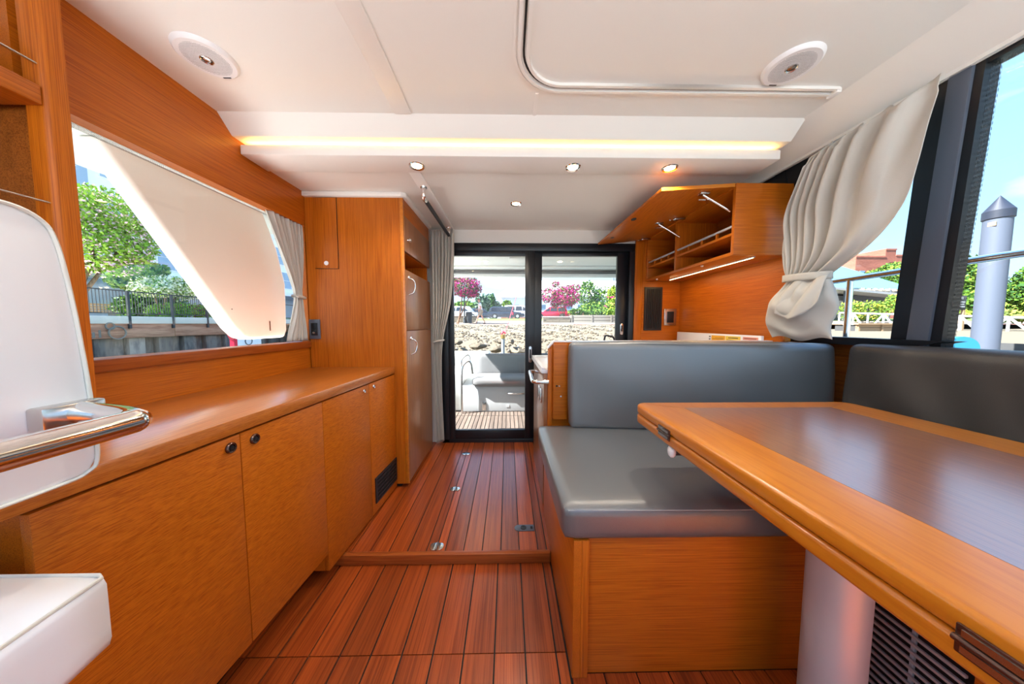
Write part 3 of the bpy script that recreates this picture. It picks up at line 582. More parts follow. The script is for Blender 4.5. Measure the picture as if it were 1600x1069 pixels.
def fpuff(u, v):
    a = lerp_path(Lb, v); b = lerp_path(Rb, v)
    puff = math.sin(math.pi*min(1, v*1.02))**.7*math.sin(math.pi*u)**.6
    diag = math.sin(7.5*(v+.35*u)+1.0)*.016*puff+math.sin(15*(v-.5*u)+.6)*.009*puff
    ple = math.sin(2*math.pi*6*u)*.014*max(0, 1-v*2.2)
    return (1.462-.075*puff+diag+ple, a[0]+(b[0]-a[0])*u, a[1]+(b[1]-a[1])*u+.010*math.sin(9*u)*v*v)
MB().grid(fpuff, 70, 44).build('puffed_hem', 'fabric_light', cr_, smooth=80, solid=.0025)
def fover(u, v):                              # loose flap folded over the puff
    y = 1.40+(1.255-1.40)*u; top = 1.365; low = 1.20+.05*u-.05*math.sin(math.pi*u)
    return (1.425-.05*math.sin(math.pi*.5*v)-.012*math.sin(9*u+3*v), y+.05*(1-u)*v, top+(low-top)*v)
MB().grid(fover, 24, 20).build('folded_flap', 'fabric_light', cr_, smooth=80, solid=.0025)
def fband(u, v):
    a = 2*math.pi*u; return (1.458+.050*math.cos(a), 1.383+.108*math.sin(a), 1.360+.034*v+.006*math.sin(a))
MB().grid(fband, 36, 3).build('tieback', 'fabric_light', cr_, smooth=60, solid=.003)
for y in (1.06, 1.10, 1.17, 1.25): bx('glider', (1.500, y, 1.968), (1.512, y+.014, 1.992), 'white_plastic', cr_, .002)
# ================================================================== CEILING FITTINGS
def speaker(x, label):
    t = thing('ceiling_speaker', label, 'speaker', (x, 1.073, 2.07), 'ceiling speakers')
    z = 2.0849
    MB().lathe([(.074, -.0125), (.078, -.0125), (.084, -.007), (.086, 0), (.074, 0)], (x, 1.073, z), n=48).build('rim', 'white_plastic', t, smooth=40)
    MB().lathe([(.018, -.0125), (.045, -.0140), (.0745, -.0118), (.0745, -.004), (.018, -.004)], (x, 1.073, z), n=48).build('grille', 'grille', t, smooth=40)
    MB().lathe([(.006, -.0135), (.013, -.0120), (.0165, -.0160), (.0185, -.0150), (.0185, -.004)], (x, 1.073, z), n=28).build('tweeter', 'steel', t, smooth=40)
    bx('badge', (x-.014, 1.073+.071, z-.0135), (x+.014, 1.073+.075, z-.0125), 'black_plastic', t)
speaker(-1.052, 'round white ceiling speaker near the left wood fascia'); speaker(1.028, 'round white ceiling speaker near the right window cove')
def downlight(x, y, z, label, lit=1.0, m='chrome', group='downlights'):
    t = thing('downlight', label, 'downlight', (x, y, z), group)
    MB().lathe([(.026, -.001), (.036, -.006), (.040, 0), (.026, 0)], (x, y, z), n=28).build('ring', m, t, smooth=40)
    MB().lathe([(.014, -.003), (.026, -.001), (.026, 0)], (x, y, z), n=24).build('lens', 'lamp_glow', t, smooth=40)
    l = bpy.data.lights.new('downlight_bulb', 'SPOT'); l.energy = 11*lit*LAMP; l.color = (1, .90, .76); l.spot_size = 2.6; l.spot_blend = .6; l.shadow_soft_size = .03
    o = bpy.data.objects.new('downlight_bulb', l); COL.objects.link(o); o.location = (x, y, z-.012)
downlight(-.464, 1.520, 1.958, 'lit downlight in the cross beam nearest the left cupboard', 1, 'steel'); downlight(.339, 1.520, 1.958, 'lit downlight with chrome ring in the middle of the cross beam'); downlight(.844, 1.520, 1.958, 'lit downlight in the cross beam nearest the raised flap', 1, 'steel')
downlight(.059, 2.02, 1.9785, 'small lit downlight in the aft ceiling before the sliding doors', .5)
for x in (-.62, .62): downlight(x, .10, 2.085, 'unseen added downlight in the forward headliner on the %s side' % ('sideboard' if x < 0 else 'table'), .9)  # out of view, added to fill the saloon with more light
bs = bx('beam_light_strip', (-1.26, 1.446, 2.004), (1.33, 1.456, 2.0065), 'led_glow'); tag(bs, 'long warm light strip glowing on top of the cross beam', 'light strip')
# recessed curtain track with a round corner on the front headliner
path = [(.058, -.2, 0), (.058, .3, 0)]+[(.058+.15*(1-math.cos(a)), 1.03+.15*math.sin(a), 0) for a in [math.pi/2*k/10 for k in range(11)]]+[(.7, 1.18, 0), (1.315, 1.18, 0)]
ctk = thing('ceiling_track', 'cream curved curtain track with dark slot set in the front ceiling', 'track', (.3, .9, 2.08))
def ribbon(off, w_, z0, z1):
    P = [Vector(p) for p in path]; L = []; R = []
    for i, p in enumerate(P):
        t = (P[min(i+1, len(P)-1)]-P[max(i-1, 0)]).normalized(); n = Vector((-t.y, t.x, 0))
        L.append(p+n*(off-w_/2)); R.append(p+n*(off+w_/2))
    b = MB()
    for i in range(len(P)-1):
        q = [L[i], L[i+1], R[i+1], R[i]]; b.hexa([(v.x, v.y, z0) for v in q], [(v.x, v.y, z1) for v in q])
    return b
for off, z in ((.016, 2.0745), (-.012, 2.0745)): ribbon(off, .011, z, 2.0852).build('flange', 'cream_trim', ctk, weld=True, smooth=40)
ribbon(.0015, .007, 2.083, 2.0852).build('slot', 'caulk', ctk, weld=True); ribbon(.034, .010, 2.081, 2.0852).build('outer_lip', 'cream_trim', ctk, weld=True, smooth=40)
bx('end_stop', (1.305, 1.165, 2.066), (1.325, 1.205, 2.085), 'cream_trim', ctk, .003)
# headliner seam beside the track
bx('seam_rib', (.115, 1.215, 2.0815), (.128, 1.335, 2.0852), 'cream_trim', ce)
# wrapped grab rail under the aft ceiling
gr = thing('ceiling_grab_rail', 'dark wrapped grab rail with chrome brackets under the aft ceiling', 'grab rail', (-.50, 2.1, 1.9))
MB().tube([(-.502, 1.80, 1.905), (-.502, 1.86, 1.905), (-.502, 2.50, 1.905)], .013, 12).build('wrapped_bar', 'dark_wrap', gr, smooth=60)
for y in (1.775, 2.49):
    b = MB().tube(bez([(-.502, y+.03, 1.905), (-.502, y, 1.905), (-.502, y-.012, 1.925), (-.502, y-.008, 1.967)], 5), .0135, 12).build('bracket', 'chrome', gr, smooth=60)
    MB().lathe([(0, 0), (.022, 0), (.020, -.005), (0, -.006)], (-.502, y-.008, 1.967), n=18).build('foot_plate', 'chrome', b, smooth=40)
# ================================================================== FLOOR HARDWARE
def floor_hinge(y, label):
    t = thing('hinge_fitting', label, 'hinge', (-.352, y, ZU), 'steel hinges along one floor seam')
    for s in (-1, 1): MB().prism([(-.352+s*(.004+.030*c), y+.024*sn, ZU) for c, sn in ((0, -1), (.55, -1), (.9, -.6), (1, 0), (.9, .6), (.55, 1), (0, 1))][::s], (0, 0, .003)).build('leaf', 'steel', t, bevel=.001)
    MB().tube([(-.352, y-.024, ZU+.003), (-.352, y+.024, ZU+.003)], .0035, 8).build('pin', 'steel', t, smooth=60)
floor_hinge(1.345, 'steel floor hinge right at the step nosing'); floor_hinge(1.836, 'steel floor hinge beside the tall cupboard'); floor_hinge(2.351, 'steel floor hinge just before the sliding doors')
fh = thing('floor_latch', 'dark flush latch with round button in the upper floor', 'latch', (.087, 1.466, ZU))
MB().prism([(x, y, ZU) for x, y in [(.142, 1.442), (.142, 1.490), (.060, 1.490)]+[(.060-.024*math.sin(a), 1.466+.024*math.cos(a)) for a in (.5, 1.0, 1.57, 2.1, 2.6)]+[(.060, 1.442)]], (0, 0, .003)).build('plate', 'grey_frame', fh, bevel=.001)
MB().lathe([(0, .003), (.016, .003), (.015, .006), (.006, .0065), (0, .005)], (.085, 1.466, ZU), n=20).build('button', 'black_plastic', fh, smooth=40); bx('slot', (.122, 1.456, ZU+.003), (.134, 1.476, ZU+.0035), 'caulk', fh)
# ================================================================== OUTSIDE: the boat itself
mat('water', (.05, .09, .08), .08, bump=.0); mat('concrete', (.72, .66, .56), .85, bump=.6, bscale=6); mat('sand', (0.14, 0.112, 0.0722), .9, bump=.8, bscale=5)
grain('rust', (0.728, 0.377, 0.234), (0.442, 0.195, 0.117), (3, .6, 5), .8, .1, .4); grain('sheet_pile', (0.32, 0.272, 0.224), (0.144, 0.128, 0.12), (3, 3, .8), .8, .15, .5)
grain('bark', (.30, .21, .14), (.17, .11, .07), (14, 14, 3), .9); grain('stone', (0.14, 0.113, 0.0765), (0.0907, 0.0722, 0.0475), (6, 6, 6), .85, .2, .3)
grain('brick_red', (0.364, 0.13, 0.0845), (0.286, 0.091, 0.0585), (2, 2, 9), .85, .05, .2); mat('wall_stone', (0.206, 0.178, 0.132), .85, bump=.8, bscale=9)
mat('path_red', (0.319, 0.149, 0.099), .85); mat('pave_pink', (0.256, 0.198, 0.157), .85); mat('asphalt', (0.195, 0.195, 0.202), .9)
mat('lawn', (0.0935, 0.176, 0.0275), .9, bump=1, bscale=30); mat('weathered', (0.22, 0.204, 0.171), .8, bump=.4, bscale=12)
for n_, c in (('leaf_mid', (0.0868, 0.186, 0.0186)), ('leaf_dark', (0.031, 0.093, 0.0186)), ('leaf_light', (0.211, 0.298, 0.0372)), ('leaf_olive', (0.124, 0.161, 0.0434)), ('flower_pink', (0.496, 0.31, 0.384)), ('flower_mag', (0.496, 0.0186, 0.186)), ('flower_white', (0.533, 0.527, 0.384)), ('leaf_grey', (0.124, 0.186, 0.124)), ('flower_yellow', (0.527, 0.422, 0.0496))): mat(n_, c, .7, spec=.2)
mat('leaf_bright', (.26, .46, .05), .7, spec=.2); mat('flower_pale', (.86, .58, .70), .7, spec=.2); mat('flower_cream', (.88, .88, .66), .7, spec=.2); mat('bld_white', (0.33, 0.338, 0.347), .6); mat('bld_glass', (.16, .26, .36), .12); mat('office_white', (.84, .87, .90), .6); mat('office_glass', (.30, .42, .54), .15); mat('bld_dark', (.06, .07, .09), .5); mat('iron', (.035, .045, .05), .5)
mat('blue_roof', (0.104, 0.293, 0.403), .5); mat('car_dark', (.02, .025, .04), .18, coat=1); mat('car_white', (0.451, 0.451, 0.462), .25, coat=1); mat('car_red', (0.403, 0.013, 0.039), .2, coat=1); mat('car_glass', (.03, .04, .06), .08)
mat('pvc_pipe', (.30, .33, .36), .5); mat('cone_cap', (.02, .025, .04), .5); mat('pile_grey', (.085, .10, .135), .6, bump=.4, bscale=7); mat('red_paint', (.72, .02, .06), .4); mat('skin', (.55, .31, .21), .6); mat('shirt', (.80, .77, .77), .8); mat('shorts', (.30, .32, .26), .8); mat('hair', (.20, .12, .08), .8); mat('brass', (.45, .30, .10), .35, .8); mat('blue_hull', (.02, .19, .33), .4)
mat('tan_wood', (0.358, 0.234, 0.13), .7); mat('charcoal', (.06, .06, .06), .7); mat('shade_grey', (.13, .12, .115), .7); mat('yellow_paint', (.70, .52, .08), .6)
M['water'].node_tree.nodes['Principled BSDF'].inputs['Roughness'].default_value = .12
# wing panel and roof edge outside the left window
ov = struct(MB().box((-2.14, -.6, 1.935), (-1.335, 2.6, 1.99)).box((-1.95, -.6, 1.99), (-1.335, 2.6, 2.20)).build('trim_7', 'white_gel', bevel=.012)); ov['label'] = 'white roof overhang outside the left window'
wp = thing('wing_panel', 'white slanted fibreglass wing panel outside the left window', 'panel', (-1.75, 1.9, .4))
pg = [(1.255, 1.935), (1.30, 1.86), (1.80, 1.12), (1.86, 1.06), (1.91, 1.046), (2.20, 1.046), (2.225, 1.10), (2.235, 1.45), (2.17, 1.70), (2.06, 1.935)]
MB().prism([(-1.70, y, z) for y, z in pg], (-.10, 0, 0)).build('shell', 'white_gel', wp, bevel=.022, seg=4)
bx('drain_slot', (-1.7005, 2.06, 1.10), (-1.6975, 2.068, 1.17), 'bronze', wp, .001); MB().lathe([(0, 0), (.004, 0), (0, .002)], (-1.70, 1.79, 1.24), (1, 0, 0), 8).build('plug', 'black_plastic', wp)
struct(bx('floor_bounce_foredeck', (-1.9, -7, .5), (1.9, -.64, .98), 'white_gel')); sdk = struct(bx('floor_side_deck', (-2.15, -.6, .45), (-1.335, 2.6, .62), 'white_gel')); struct(bx('floor_side_deck', (1.96, -.6, .45), (2.25, 2.6, .86), 'white_gel'))  # foredeck is unseen, added white to bounce sunlight up to the ceiling
# cockpit
dk = struct(bx('floor_cockpit', (-1.30, 2.675, -.12), (1.45, 4.45, -.006), 'caulk'))
d0 = bx('plank', (-1.295, 2.68, -.006), (-1.256, 3.50, .0), 'teak_deck', dk)
for i in range(1, 58): rep(d0, (i*.0475, 0, 0), dk)
d1_ = bx('plank', (-1.295, 3.51, -.006), (-1.256, 3.66, .0), 'teak_deck', dk)
for i in range(1, 58): rep(d1_, (i*.0475, 0, 0), dk)
bn = thing('cockpit_bench', 'white cockpit bench with light grey cushions beyond the sliding doors', 'bench', (.4, 3.9, 0))
bx('base', (-.60, 3.665, 0), (1.40, 4.30, .335), 'gel_grey', bn, .01); bx('back_wall', (-.45, 4.18, .335), (1.40, 4.35, .66), 'white_gel', bn, .01)
cushion('seat_cushion', [(-.46, 3.61), (1.30, 3.61), (1.30, 4.02), (-.46, 4.02)], .335, .455, 'outdoor_cushion', bn, r=.05, bulge=.006, n=(20, 10, 6))
cushion('back_cushion', [(-.44, 4.03), (1.30, 4.03), (1.30, 4.16), (-.44, 4.16)], .40, .715, 'outdoor_cushion', bn, r=.03, bulge=.006, n=(20, 6, 8), top_lean=(0, .02))
MB().tube([(.0, 3.660, .245), (.02, 3.635, .245), (.26, 3.635, .245), (.28, 3.660, .245)], .011, 8).build('pull_handle', 'steel', bn, smooth=60)
bx('hinge_plate', (-.335, 3.655, .02), (-.285, 3.6655, .13), 'steel', bn, .002); bx('vent', (-.02, 3.660, .06), (.02, 3.6655, .09), 'gel_grey', bn)
gw = thing('gunwale', 'white gunwale and side locker left of the cockpit bench', 'gunwale', (-.95, 4.0, 0))
bx('locker', (-1.30, 3.70, 0), (-.605, 4.40, .50), 'white_gel', gw, .02); bx('rail_top', (-1.30, 4.42, .60), (-.28, 4.75, .70), 'white_gel', gw, .02); bx('transom', (-1.30, 4.46, -.3), (1.40, 4.70, .60), 'white_gel', gw); bx('side_wall', (-1.50, 2.9, -.3), (-1.305, 4.70, .70), 'white_gel', gw, .02)
for (x, y, lab) in ((-.585, 3.60, 'tall stainless hoop handle at the end of the cockpit bench'), (-.66, 4.05, 'short stainless hoop handle beside the bench backrest')):
    o = MB().tube(bez([(x, y, .0 if y < 4 else .50), (x, y, .45 if y < 4 else .60), (x+.02, y+.02, .62 if y < 4 else .66), (x+.10, y+.05, .66 if y < 4 else .69), (x+.13, y+.08, .50)], 6), .014, 10).build('hoop_handle', 'steel', smooth=60); tag(o, lab, 'handle')
oh = thing('cockpit_roof', 'cream cockpit overhang with rolled grey shade beyond the doors', 'roof', (0, 3.6, 1.9))
bx('soffit', (-1.42, 2.69, 2.00), (2.10, 4.46, 2.16), 'cream', oh); bx('fascia', (-1.42, 4.46, 1.875), (2.10, 4.54, 2.16), 'cream_trim', oh, .01); bx('rib', (-1.42, 4.22, 1.972), (2.10, 4.36, 2.0), 'cream_trim', oh, .008)
MB().tube([(-1.40, 4.43, 1.945), (2.08, 4.43, 1.945)], .026, 10).build('rolled_shade', 'shade_grey', oh, smooth=60)
for x in (-.42, -.30, .72): MB().lathe([(0, -.003), (.03, -.003), (.03, 0), (0, 0)], (x, 3.95, 2.0), n=16).build('lamp', 'lamp_glow', oh)
bx('hatch', (.02, 3.70, 1.985), (.26, 4.05, 2.0), 'cream_trim', oh, .006)
# side rail
rg = thing('side_rail', 'stainless side deck rail with stanchion outside the right windows', 'railing', (2.12, 1.6, .86))
MB().tube([(2.12, -.6, 1.445), (2.12, .6, 1.445), (2.12, 1.2, 1.44), (2.12, 1.8, 1.425), (2.12, 3.2, 1.40)], .017, 12).build('top_rail', 'chrome', rg, smooth=60)
for y in (1.745, .15): MB().tube([(2.12, y, .86), (2.12, y, 1.43)], .016, 12).build('stanchion', 'chrome', rg, smooth=60)
MB().tube([(2.12, -.6, 1.03), (2.12, 3.2, 1.03)], .0025, 6).build('wire', 'steel', rg)
fc = MB().tube(bez([(.705, 1.86, .881), (.705, 1.86, 1.0), (.70, 1.86, 1.055), (.675, 1.86, 1.068), (.645, 1.86, 1.07), (.635, 1.86, 1.03)], 6), .006, 10).build('galley_tap', 'black_plastic', smooth=60); tag(fc, 'black curved galley tap peeking above the divider', 'tap')
# ================================================================== OUTSIDE: water, shore and planting
struct(bx('ground_water', (-200, -60, -1.2), (200, 200, -.7), 'water'))
def terrain(name, prof, x0, x1, m, amp=0, nx=60, ny=24):
    def fn(u, v):
        p = lerp_path(prof, v); x = x0+(x1-x0)*u
        a = amp*(math.sin(x*3.1+p[0]*2.3)+math.sin(x*7.7-p[0]*5.1)*.6+math.sin(x*1.3+p[0]*9.7)*.5)
        return (x, p[0], p[1]+a*.5)
    return struct(MB().grid(fn, nx, ny).build(name, m, smooth=60))
terrain('ground_bank', [(6.6, -.8), (8.5, -.05), (11, .45), (14, .80), (18, 1.10)], -6.5, 11.5, 'sand', .05, 110, 50)
terrain('ground_path', [(17.9, 1.10), (20.4, 1.14)], -14, 40, 'path_red'); terrain('ground_paving', [(20.4, 1.14), (25, 1.40)], -60, 60, 'pave_pink'); terrain('ground_lawn', [(25, 1.40), (31, 1.72)], -60, 60, 'lawn'); terrain('ground_road', [(31, 1.72), (150, 1.9)], -150, 150, 'asphalt')
def rock(c, r, seed, m='stone'):
    bm = bmesh.new(); bmesh.ops.create_icosphere(bm, subdivisions=2, radius=1); g = random.Random(seed); a = [Vector((g.gauss(0, 1), g.gauss(0, 1), g.gauss(0, 1))).normalized() for _ in range(9)]; h = [g.uniform(.62, .95) for _ in a]
    for v in bm.verts:
        for n, d in zip(a, h):
            e_ = v.co.dot(n)-d
            if e_ > 0: v.co -= n*e_
        v.co = Vector((v.co.x*r[0], v.co.y*r[1], v.co.z*r[2]))
    me = bpy.data.meshes.new('boulder'); bm.to_mesh(me); bm.free(); me.materials.append(M[m]); o = bpy.data.objects.new('boulder', me); COL.objects.link(o); o.location = c; WORLD[o.name] = Vector(c); return o
BL = [(748, 541, 26, 9, 'long flat tan boulder at the foot of the bank'), (775, 546, 20, 8, 'pale rounded boulder beside the grey marker pole'), (808, 549, 24, 10, 'large pale boulder behind the bench backrest'), (723, 548, 16, 7, 'small boulder above the white gunwale'), (782, 534, 8, 5, 'dark grey pointed rock behind the marker pole'), (799, 534, 9, 6, 'white quartz rock beside the marker pole'), (757, 552, 18, 7, 'brown half sunk boulder under the long flat one'), (848, 553, 12, 9, 'boulder seen between the door stile and the divider'), (826, 540, 14, 7, 'boulder behind the middle stile of the doors'), (717, 535, 10, 6, 'weathered boulder beside the left door stile')]
for i, (px, py, w_, h_, lab) in enumerate(BL):
    c = at(px, py, y=8.6); o = rock(c, (w_*8.6/888*1.15, .35, h_*8.6/888*1.5), 20+i); tag(o, lab, 'boulder', 'boulders at the foot of the bank')
rb = MB(); ico = [(0,0,1),(.9,0,.45),(.28,.85,.45),(-.72,.53,.45),(-.72,-.53,.45),(.28,-.85,.45),(.72,.53,-.45),(-.28,.85,-.45),(-.9,0,-.45),(-.28,-.85,-.45),(.72,-.53,-.45),(0,0,-1)]
icf = [(0,1,2),(0,2,3),(0,3,4),(0,4,5),(0,5,1),(1,6,2),(2,7,3),(3,8,4),(4,9,5),(5,10,1),(6,7,2),(7,8,3),(8,9,4),(9,10,5),(10,6,1),(11,7,6),(11,8,7),(11,9,8),(11,10,9),(11,6,10)]
prof = [(6.6, -.8), (8.5, -.05), (11, .45), (14, .80), (18, 1.10)]
for i in range(5000):
    v = random.random()**.8; y, z = lerp_path(prof, .15+v*.82); x = random.uniform(-5, 8)
    r = random.choice((.02, .025, .03, .04, .055))*(1.8 if y < 10 else 1.1)
    rb.mi = random.choice((0, 0, 0, 1, 2)); ang = random.random()*6; ca, sa = math.cos(ang)*r, math.sin(ang)*r
    rb.add([(x+p[0]*ca-p[1]*sa, y+p[0]*sa+p[1]*ca, z+p[2]*r*.7+.01) for p in ico], icf)
mat('shell_white', (0.214, 0.194, 0.161), .8); mat('pebble', (0.099, 0.0825, 0.0619), .85)
o = rb.build('rubble', ['stone', 'shell_white', 'pebble']); tag(o, 'loose pale rubble and shells covering the bank', 'rubble', kind='stuff')
def leaves(b, blobs, n, size, mats):
    """leaf sprays scattered over the shells of ellipsoid blobs; mats = [(slot, weight)]"""
    ws = np.array([q[3]*q[4]+q[4]*q[5]+q[3]*q[5] for q in blobs]); ws = ws/ws.sum()
    idx = RNG.choice(len(blobs), n, p=ws); sl = RNG.choice([m[0] for m in mats], n, p=np.array([m[1] for m in mats])/sum(m[1] for m in mats))
    for i in range(n):
        q = blobs[idx[i]]; d = RNG.normal(size=3); d /= np.linalg.norm(d); rr = RNG.uniform(.55, 1.05)
        c = np.array(q[:3])+d*np.array(q[3:])*rr
        u = RNG.normal(size=3); u /= np.linalg.norm(u); v = np.cross(u, RNG.normal(size=3)); v /= np.linalg.norm(v); s = size*RNG.uniform(.6, 1.3)
        if mats[sl[i]][2] if len(mats[sl[i]]) > 2 else 0: s *= mats[sl[i]][2]
        b.mi = int(sl[i]); b.add([c-u*s, c+v*s*.5, c+u*s, c-v*s*.5], [(0, 1, 2, 3)])
def tree(name, label, base, trunk_top, blobs, n, size, mats, weights, cat='tree', group=None, stems=1, r=.12):
    t = thing(name, label, cat, base, group); b = MB()
    leaves(b, blobs, n, size, [(i, w_[0], w_[1]) if isinstance(w_, tuple) else (i, w_) for i, w_ in enumerate(weights)])
    o = b.build('foliage', list(mats), t); o['kind'] = 'stuff'
    B = Vector(base)
    for k in range(stems):
        a = k*2.4; q = blobs[k % len(blobs)]; e_ = Vector(q[:3])
        MB().tube(bez([B+Vector((math.cos(a), math.sin(a), 0))*r*(stems > 1), B.lerp(e_, .5)+Vector((math.cos(a)*r, math.sin(a)*r, 0)), e_], 4), [r*(1-.07*i) for i in range(9)], 7).build('trunk', 'bark', t, smooth=60)
    return t
def shrub(name, label, blobs, n, size, mats, weights, group=None):
    b = MB(); leaves(b, blobs, n, size, [(i, w_) for i, w_ in enumerate(weights)]); zb = min(q[2]-q[5] for q in blobs)
    return tag(b.build(name, list(mats)), label, 'shrub', group)
def blob(px, py, w_, h_, **k):
    """ellipsoid seen at a pixel with a pixel size, at a real distance"""
    p = at(px, py, **k); d = (p-CAM).dot(fw); s = d/F
    return (p.x, p.y, p.z, w_*s/2, w_*s/2, h_*s/2)
# trees beyond the bank, seen through the doors
b1 = [blob(724, 447, 50, 32, y=20), blob(740, 450, 26, 30, y=20), blob(702, 445, 44, 34, y=20.5), blob(732, 459, 34, 14, y=20)]
tree('crape_myrtle', 'magenta flowering tree beside the curtain beyond the left door leaf', (-3.6, 20.5, 1.15), 2, b1, 5000, .075, ('flower_mag', 'leaf_olive', 'leaf_dark'), (5, 3, 2), group='magenta trees on the shore', stems=2, r=.06)
b2 = [blob(857, 461, 30, 24, y=23), blob(884, 464, 44, 34, y=23), blob(868, 444, 14, 12, y=23), blob(880, 458, 26, 20, y=23), blob(893, 452, 24, 16, y=23), blob(867, 475, 14, 14, y=23), blob(888, 470, 30, 14, y=23), blob(904, 447, 8, 6, y=23)]
tree('crape_myrtle', 'bushy magenta flowering tree beyond the right door leaf', (4.6, 23, 1.3), 2, b2, 6500, .075, ('flower_mag', 'leaf_olive', 'leaf_dark'), (5, 3, 2), group='magenta trees on the shore', stems=4, r=.05)
b3 = [blob(920, 462, 40, 40, y=30), blob(918, 446, 22, 14, y=30), blob(946, 470, 46, 44, y=30), blob(935, 482, 60, 20, y=29)]
tree('leafy_tree', 'dense green tree behind the weathered planter', (10, 30, 1.7), 3, b3, 5500, .12, ('leaf_mid', 'leaf_dark', 'leaf_light'), (4, 4, 2), stems=2)
b4 = [blob(962, 468, 26, 46, y=26.4), blob(958, 482, 30, 22, y=26.4), blob(972, 450, 16, 30, y=26.4)]
tree('leafy_tree', 'yellow green tree next to the right door stile', (10, 26, 1.5), 3, b4, 2600, .14, ('leaf_light', 'leaf_mid', 'flower_mag'), (6, 3, .4), stems=1)
b5 = [blob(755, 478, 26, 34, y=57), blob(765, 474, 20, 26, y=57), blob(776, 482, 16, 20, y=57)]
tree('distant_tree', 'hazy grey green trees left of the white building', (-4.5, 57, 1.9), 3, b5, 1800, .45, ('leaf_grey', 'leaf_dark'), (4, 1), stems=2, r=.3)
b6 = [blob(726, 477, 30, 12, y=50), blob(716, 478, 16, 12, y=50)]
tree('distant_tree', 'low bright green tree behind the white parked car', (-7, 50, 1.9), 2, b6, 900, .28, ('leaf_mid', 'leaf_light'), (3, 2), stems=1)
b7 = [blob(770, 474, 5, 30, y=45)]
tree('cypress', 'slim dark cypress behind the dark parked car', (-2.3, 45, 1.85), 2, b7, 700, .18, ('leaf_dark',), (1,), stems=1, r=.1)
b8 = [blob(792, 476, 14, 12, y=52)]
tree('distant_tree', 'small pale green tree before the white building', (0, 52, 1.85), 2, b8, 500, .3, ('leaf_light', 'leaf_mid'), (2, 1), stems=1)
b9 = [blob(900, 488, 26, 12, y=24.5), blob(925, 488, 30, 12, y=24.5), blob(952, 489, 30, 14, y=24.5)]
shrub('planter_shrubs', 'green shrubs growing in the weathered planter', b9, 1800, .10, ('leaf_mid', 'leaf_light', 'leaf_dark'), (4, 3, 2))
# low walls, planter, lamp post, bin
pl = at(711, 493, y=22); pr = at(745, 505, y=22)
def stonewall(name, label, x0, x1, y, z0, z1):
    t = thing(name, label, 'wall', ((x0+x1)/2, y, z0)); bx('core', (x0, y, z0), (x1, y+.3, z1-.06), 'wall_stone', t)
    bx('coping', (x0-.03, y-.05, z1-.06), (x1+.03, y+.35, z1), 'concrete', t, .01)
    n = max(2, int((x1-x0)/.45)); rows = 3
    for r_ in range(rows):
        for i in range(n):
            a = x0+(x1-x0)*(i+(.5 if r_ % 2 else 0)*.9)/n; b = min(x1, a+(x1-x0)/n-.02); hh = (z1-.06-z0)/rows
            bx('stone_block', (a, y-.02-.012*random.random(), z0+r_*hh+.01), (b, y, z0+(r_+1)*hh-.01), 'wall_stone', t)
stonewall('shore_wall', 'low tan stone wall behind the walking man', -6.5, -2.35, 22, 1.13, 1.78); stonewall('shore_wall', 'low tan stone wall below the magenta tree', 2.75, 4.85, 22, 1.13, 1.70)
pt = thing('planter', 'weathered grey timber planter box on the shore path', 'planter', (6.8, 22.5, 1.13))
for k in range(3): bx('board', (4.95, 22.0, 1.14+k*.23), (9.2, 22.06, 1.355+k*.23), 'weathered', pt, .005); bx('end_board', (4.95, 22.06, 1.14+k*.23), (5.0, 23.2, 1.355+k*.23), 'weathered', pt)
bx('soil', (5.0, 22.06, 1.13), (9.2, 23.2, 1.72), 'charcoal', pt)
for x in (4.93, 6.5, 8.0): bx('post', (x, 21.97, 1.13), (x+.09, 22.0, 1.84), 'weathered', pt)
lp = thing('lamp_post', 'slim dark lamp post on the shore left of the walking man', 'lamp post', (-3.95, 22.5, 1.14)); MB().tube([(-3.22, 21.4, 1.14), (-3.22, 21.4, 4.2)], .05, 8).build('pole', 'iron', lp, smooth=60); MB().lathe([(0, 0), (.12, 0), (.09, .5), (.05, .55), (0, .55)], (-3.22, 21.4, 1.14), n=12).build('base', 'iron', lp, smooth=40); MB().lathe([(0, 0), (.14, .05), (.16, .35), (.06, .5), (0, .5)], (-3.22, 21.4, 4.2), n=12).build('lantern', 'bld_white', lp, smooth=40)
bi = thing('litter_bin', 'dark slatted litter bin at the foot of the lamp post', 'bin', (-3.3, 21.6, 1.14)); MB().lathe([(0, 0), (.22, 0), (.25, .8), (.2, .85), (0, .85)], (-2.9, 21.55, 1.14), n=14).build('drum', 'iron', bi, smooth=40); MB().lathe([(.2, 0), (.27, .02), (.2, .06)], (-2.9, 21.55, 1.98), n=14).build('lid', 'charcoal', bi, smooth=40)
uy = MB().tube([at(959, 506.5-9, y=40), at(959, 434, y=40)], .07, 8).build('utility_pole', 'pile_grey'); tag(uy, 'thin grey pole rising behind the green trees', 'pole')
# pale building across the road
wb = thing('pale_building', 'white building with grey roof and brown base across the car park', 'building', (6, 62, 1.9))
c0 = at(783, 490, y=62).x; z1 = at(783, 464, y=62).z
bx('wall', (c0, 62, 1.9), (26, 76, z1), 'office_white', wb); bx('base_band', (c0-.03, 61.95, 1.9), (26, 62, 3.6), 'brick_red', wb)
MB().prism([(c0-.8, 61.4, z1), (26, 61.4, z1), (26, 69, z1+4.2), (c0+4, 69, z1+4.2)], (0, 0, .35)).build('roof', 'office_white', wb); bx('eave', (c0-.8, 61.4, z1-.25), (26, 61.7, z1), 'gel_grey', wb)
for i in range(6):
    f = bx('window', (c0+2.2+i*2.9, 61.93, z1-2.9), (c0+3.9+i*2.9, 62, z1-1.7), 'bld_white', wb); bx('pane', (c0+2.3+i*2.9, 61.90, z1-2.8), (c0+3.8+i*2.9, 61.93, z1-1.8), 'bld_glass', f)
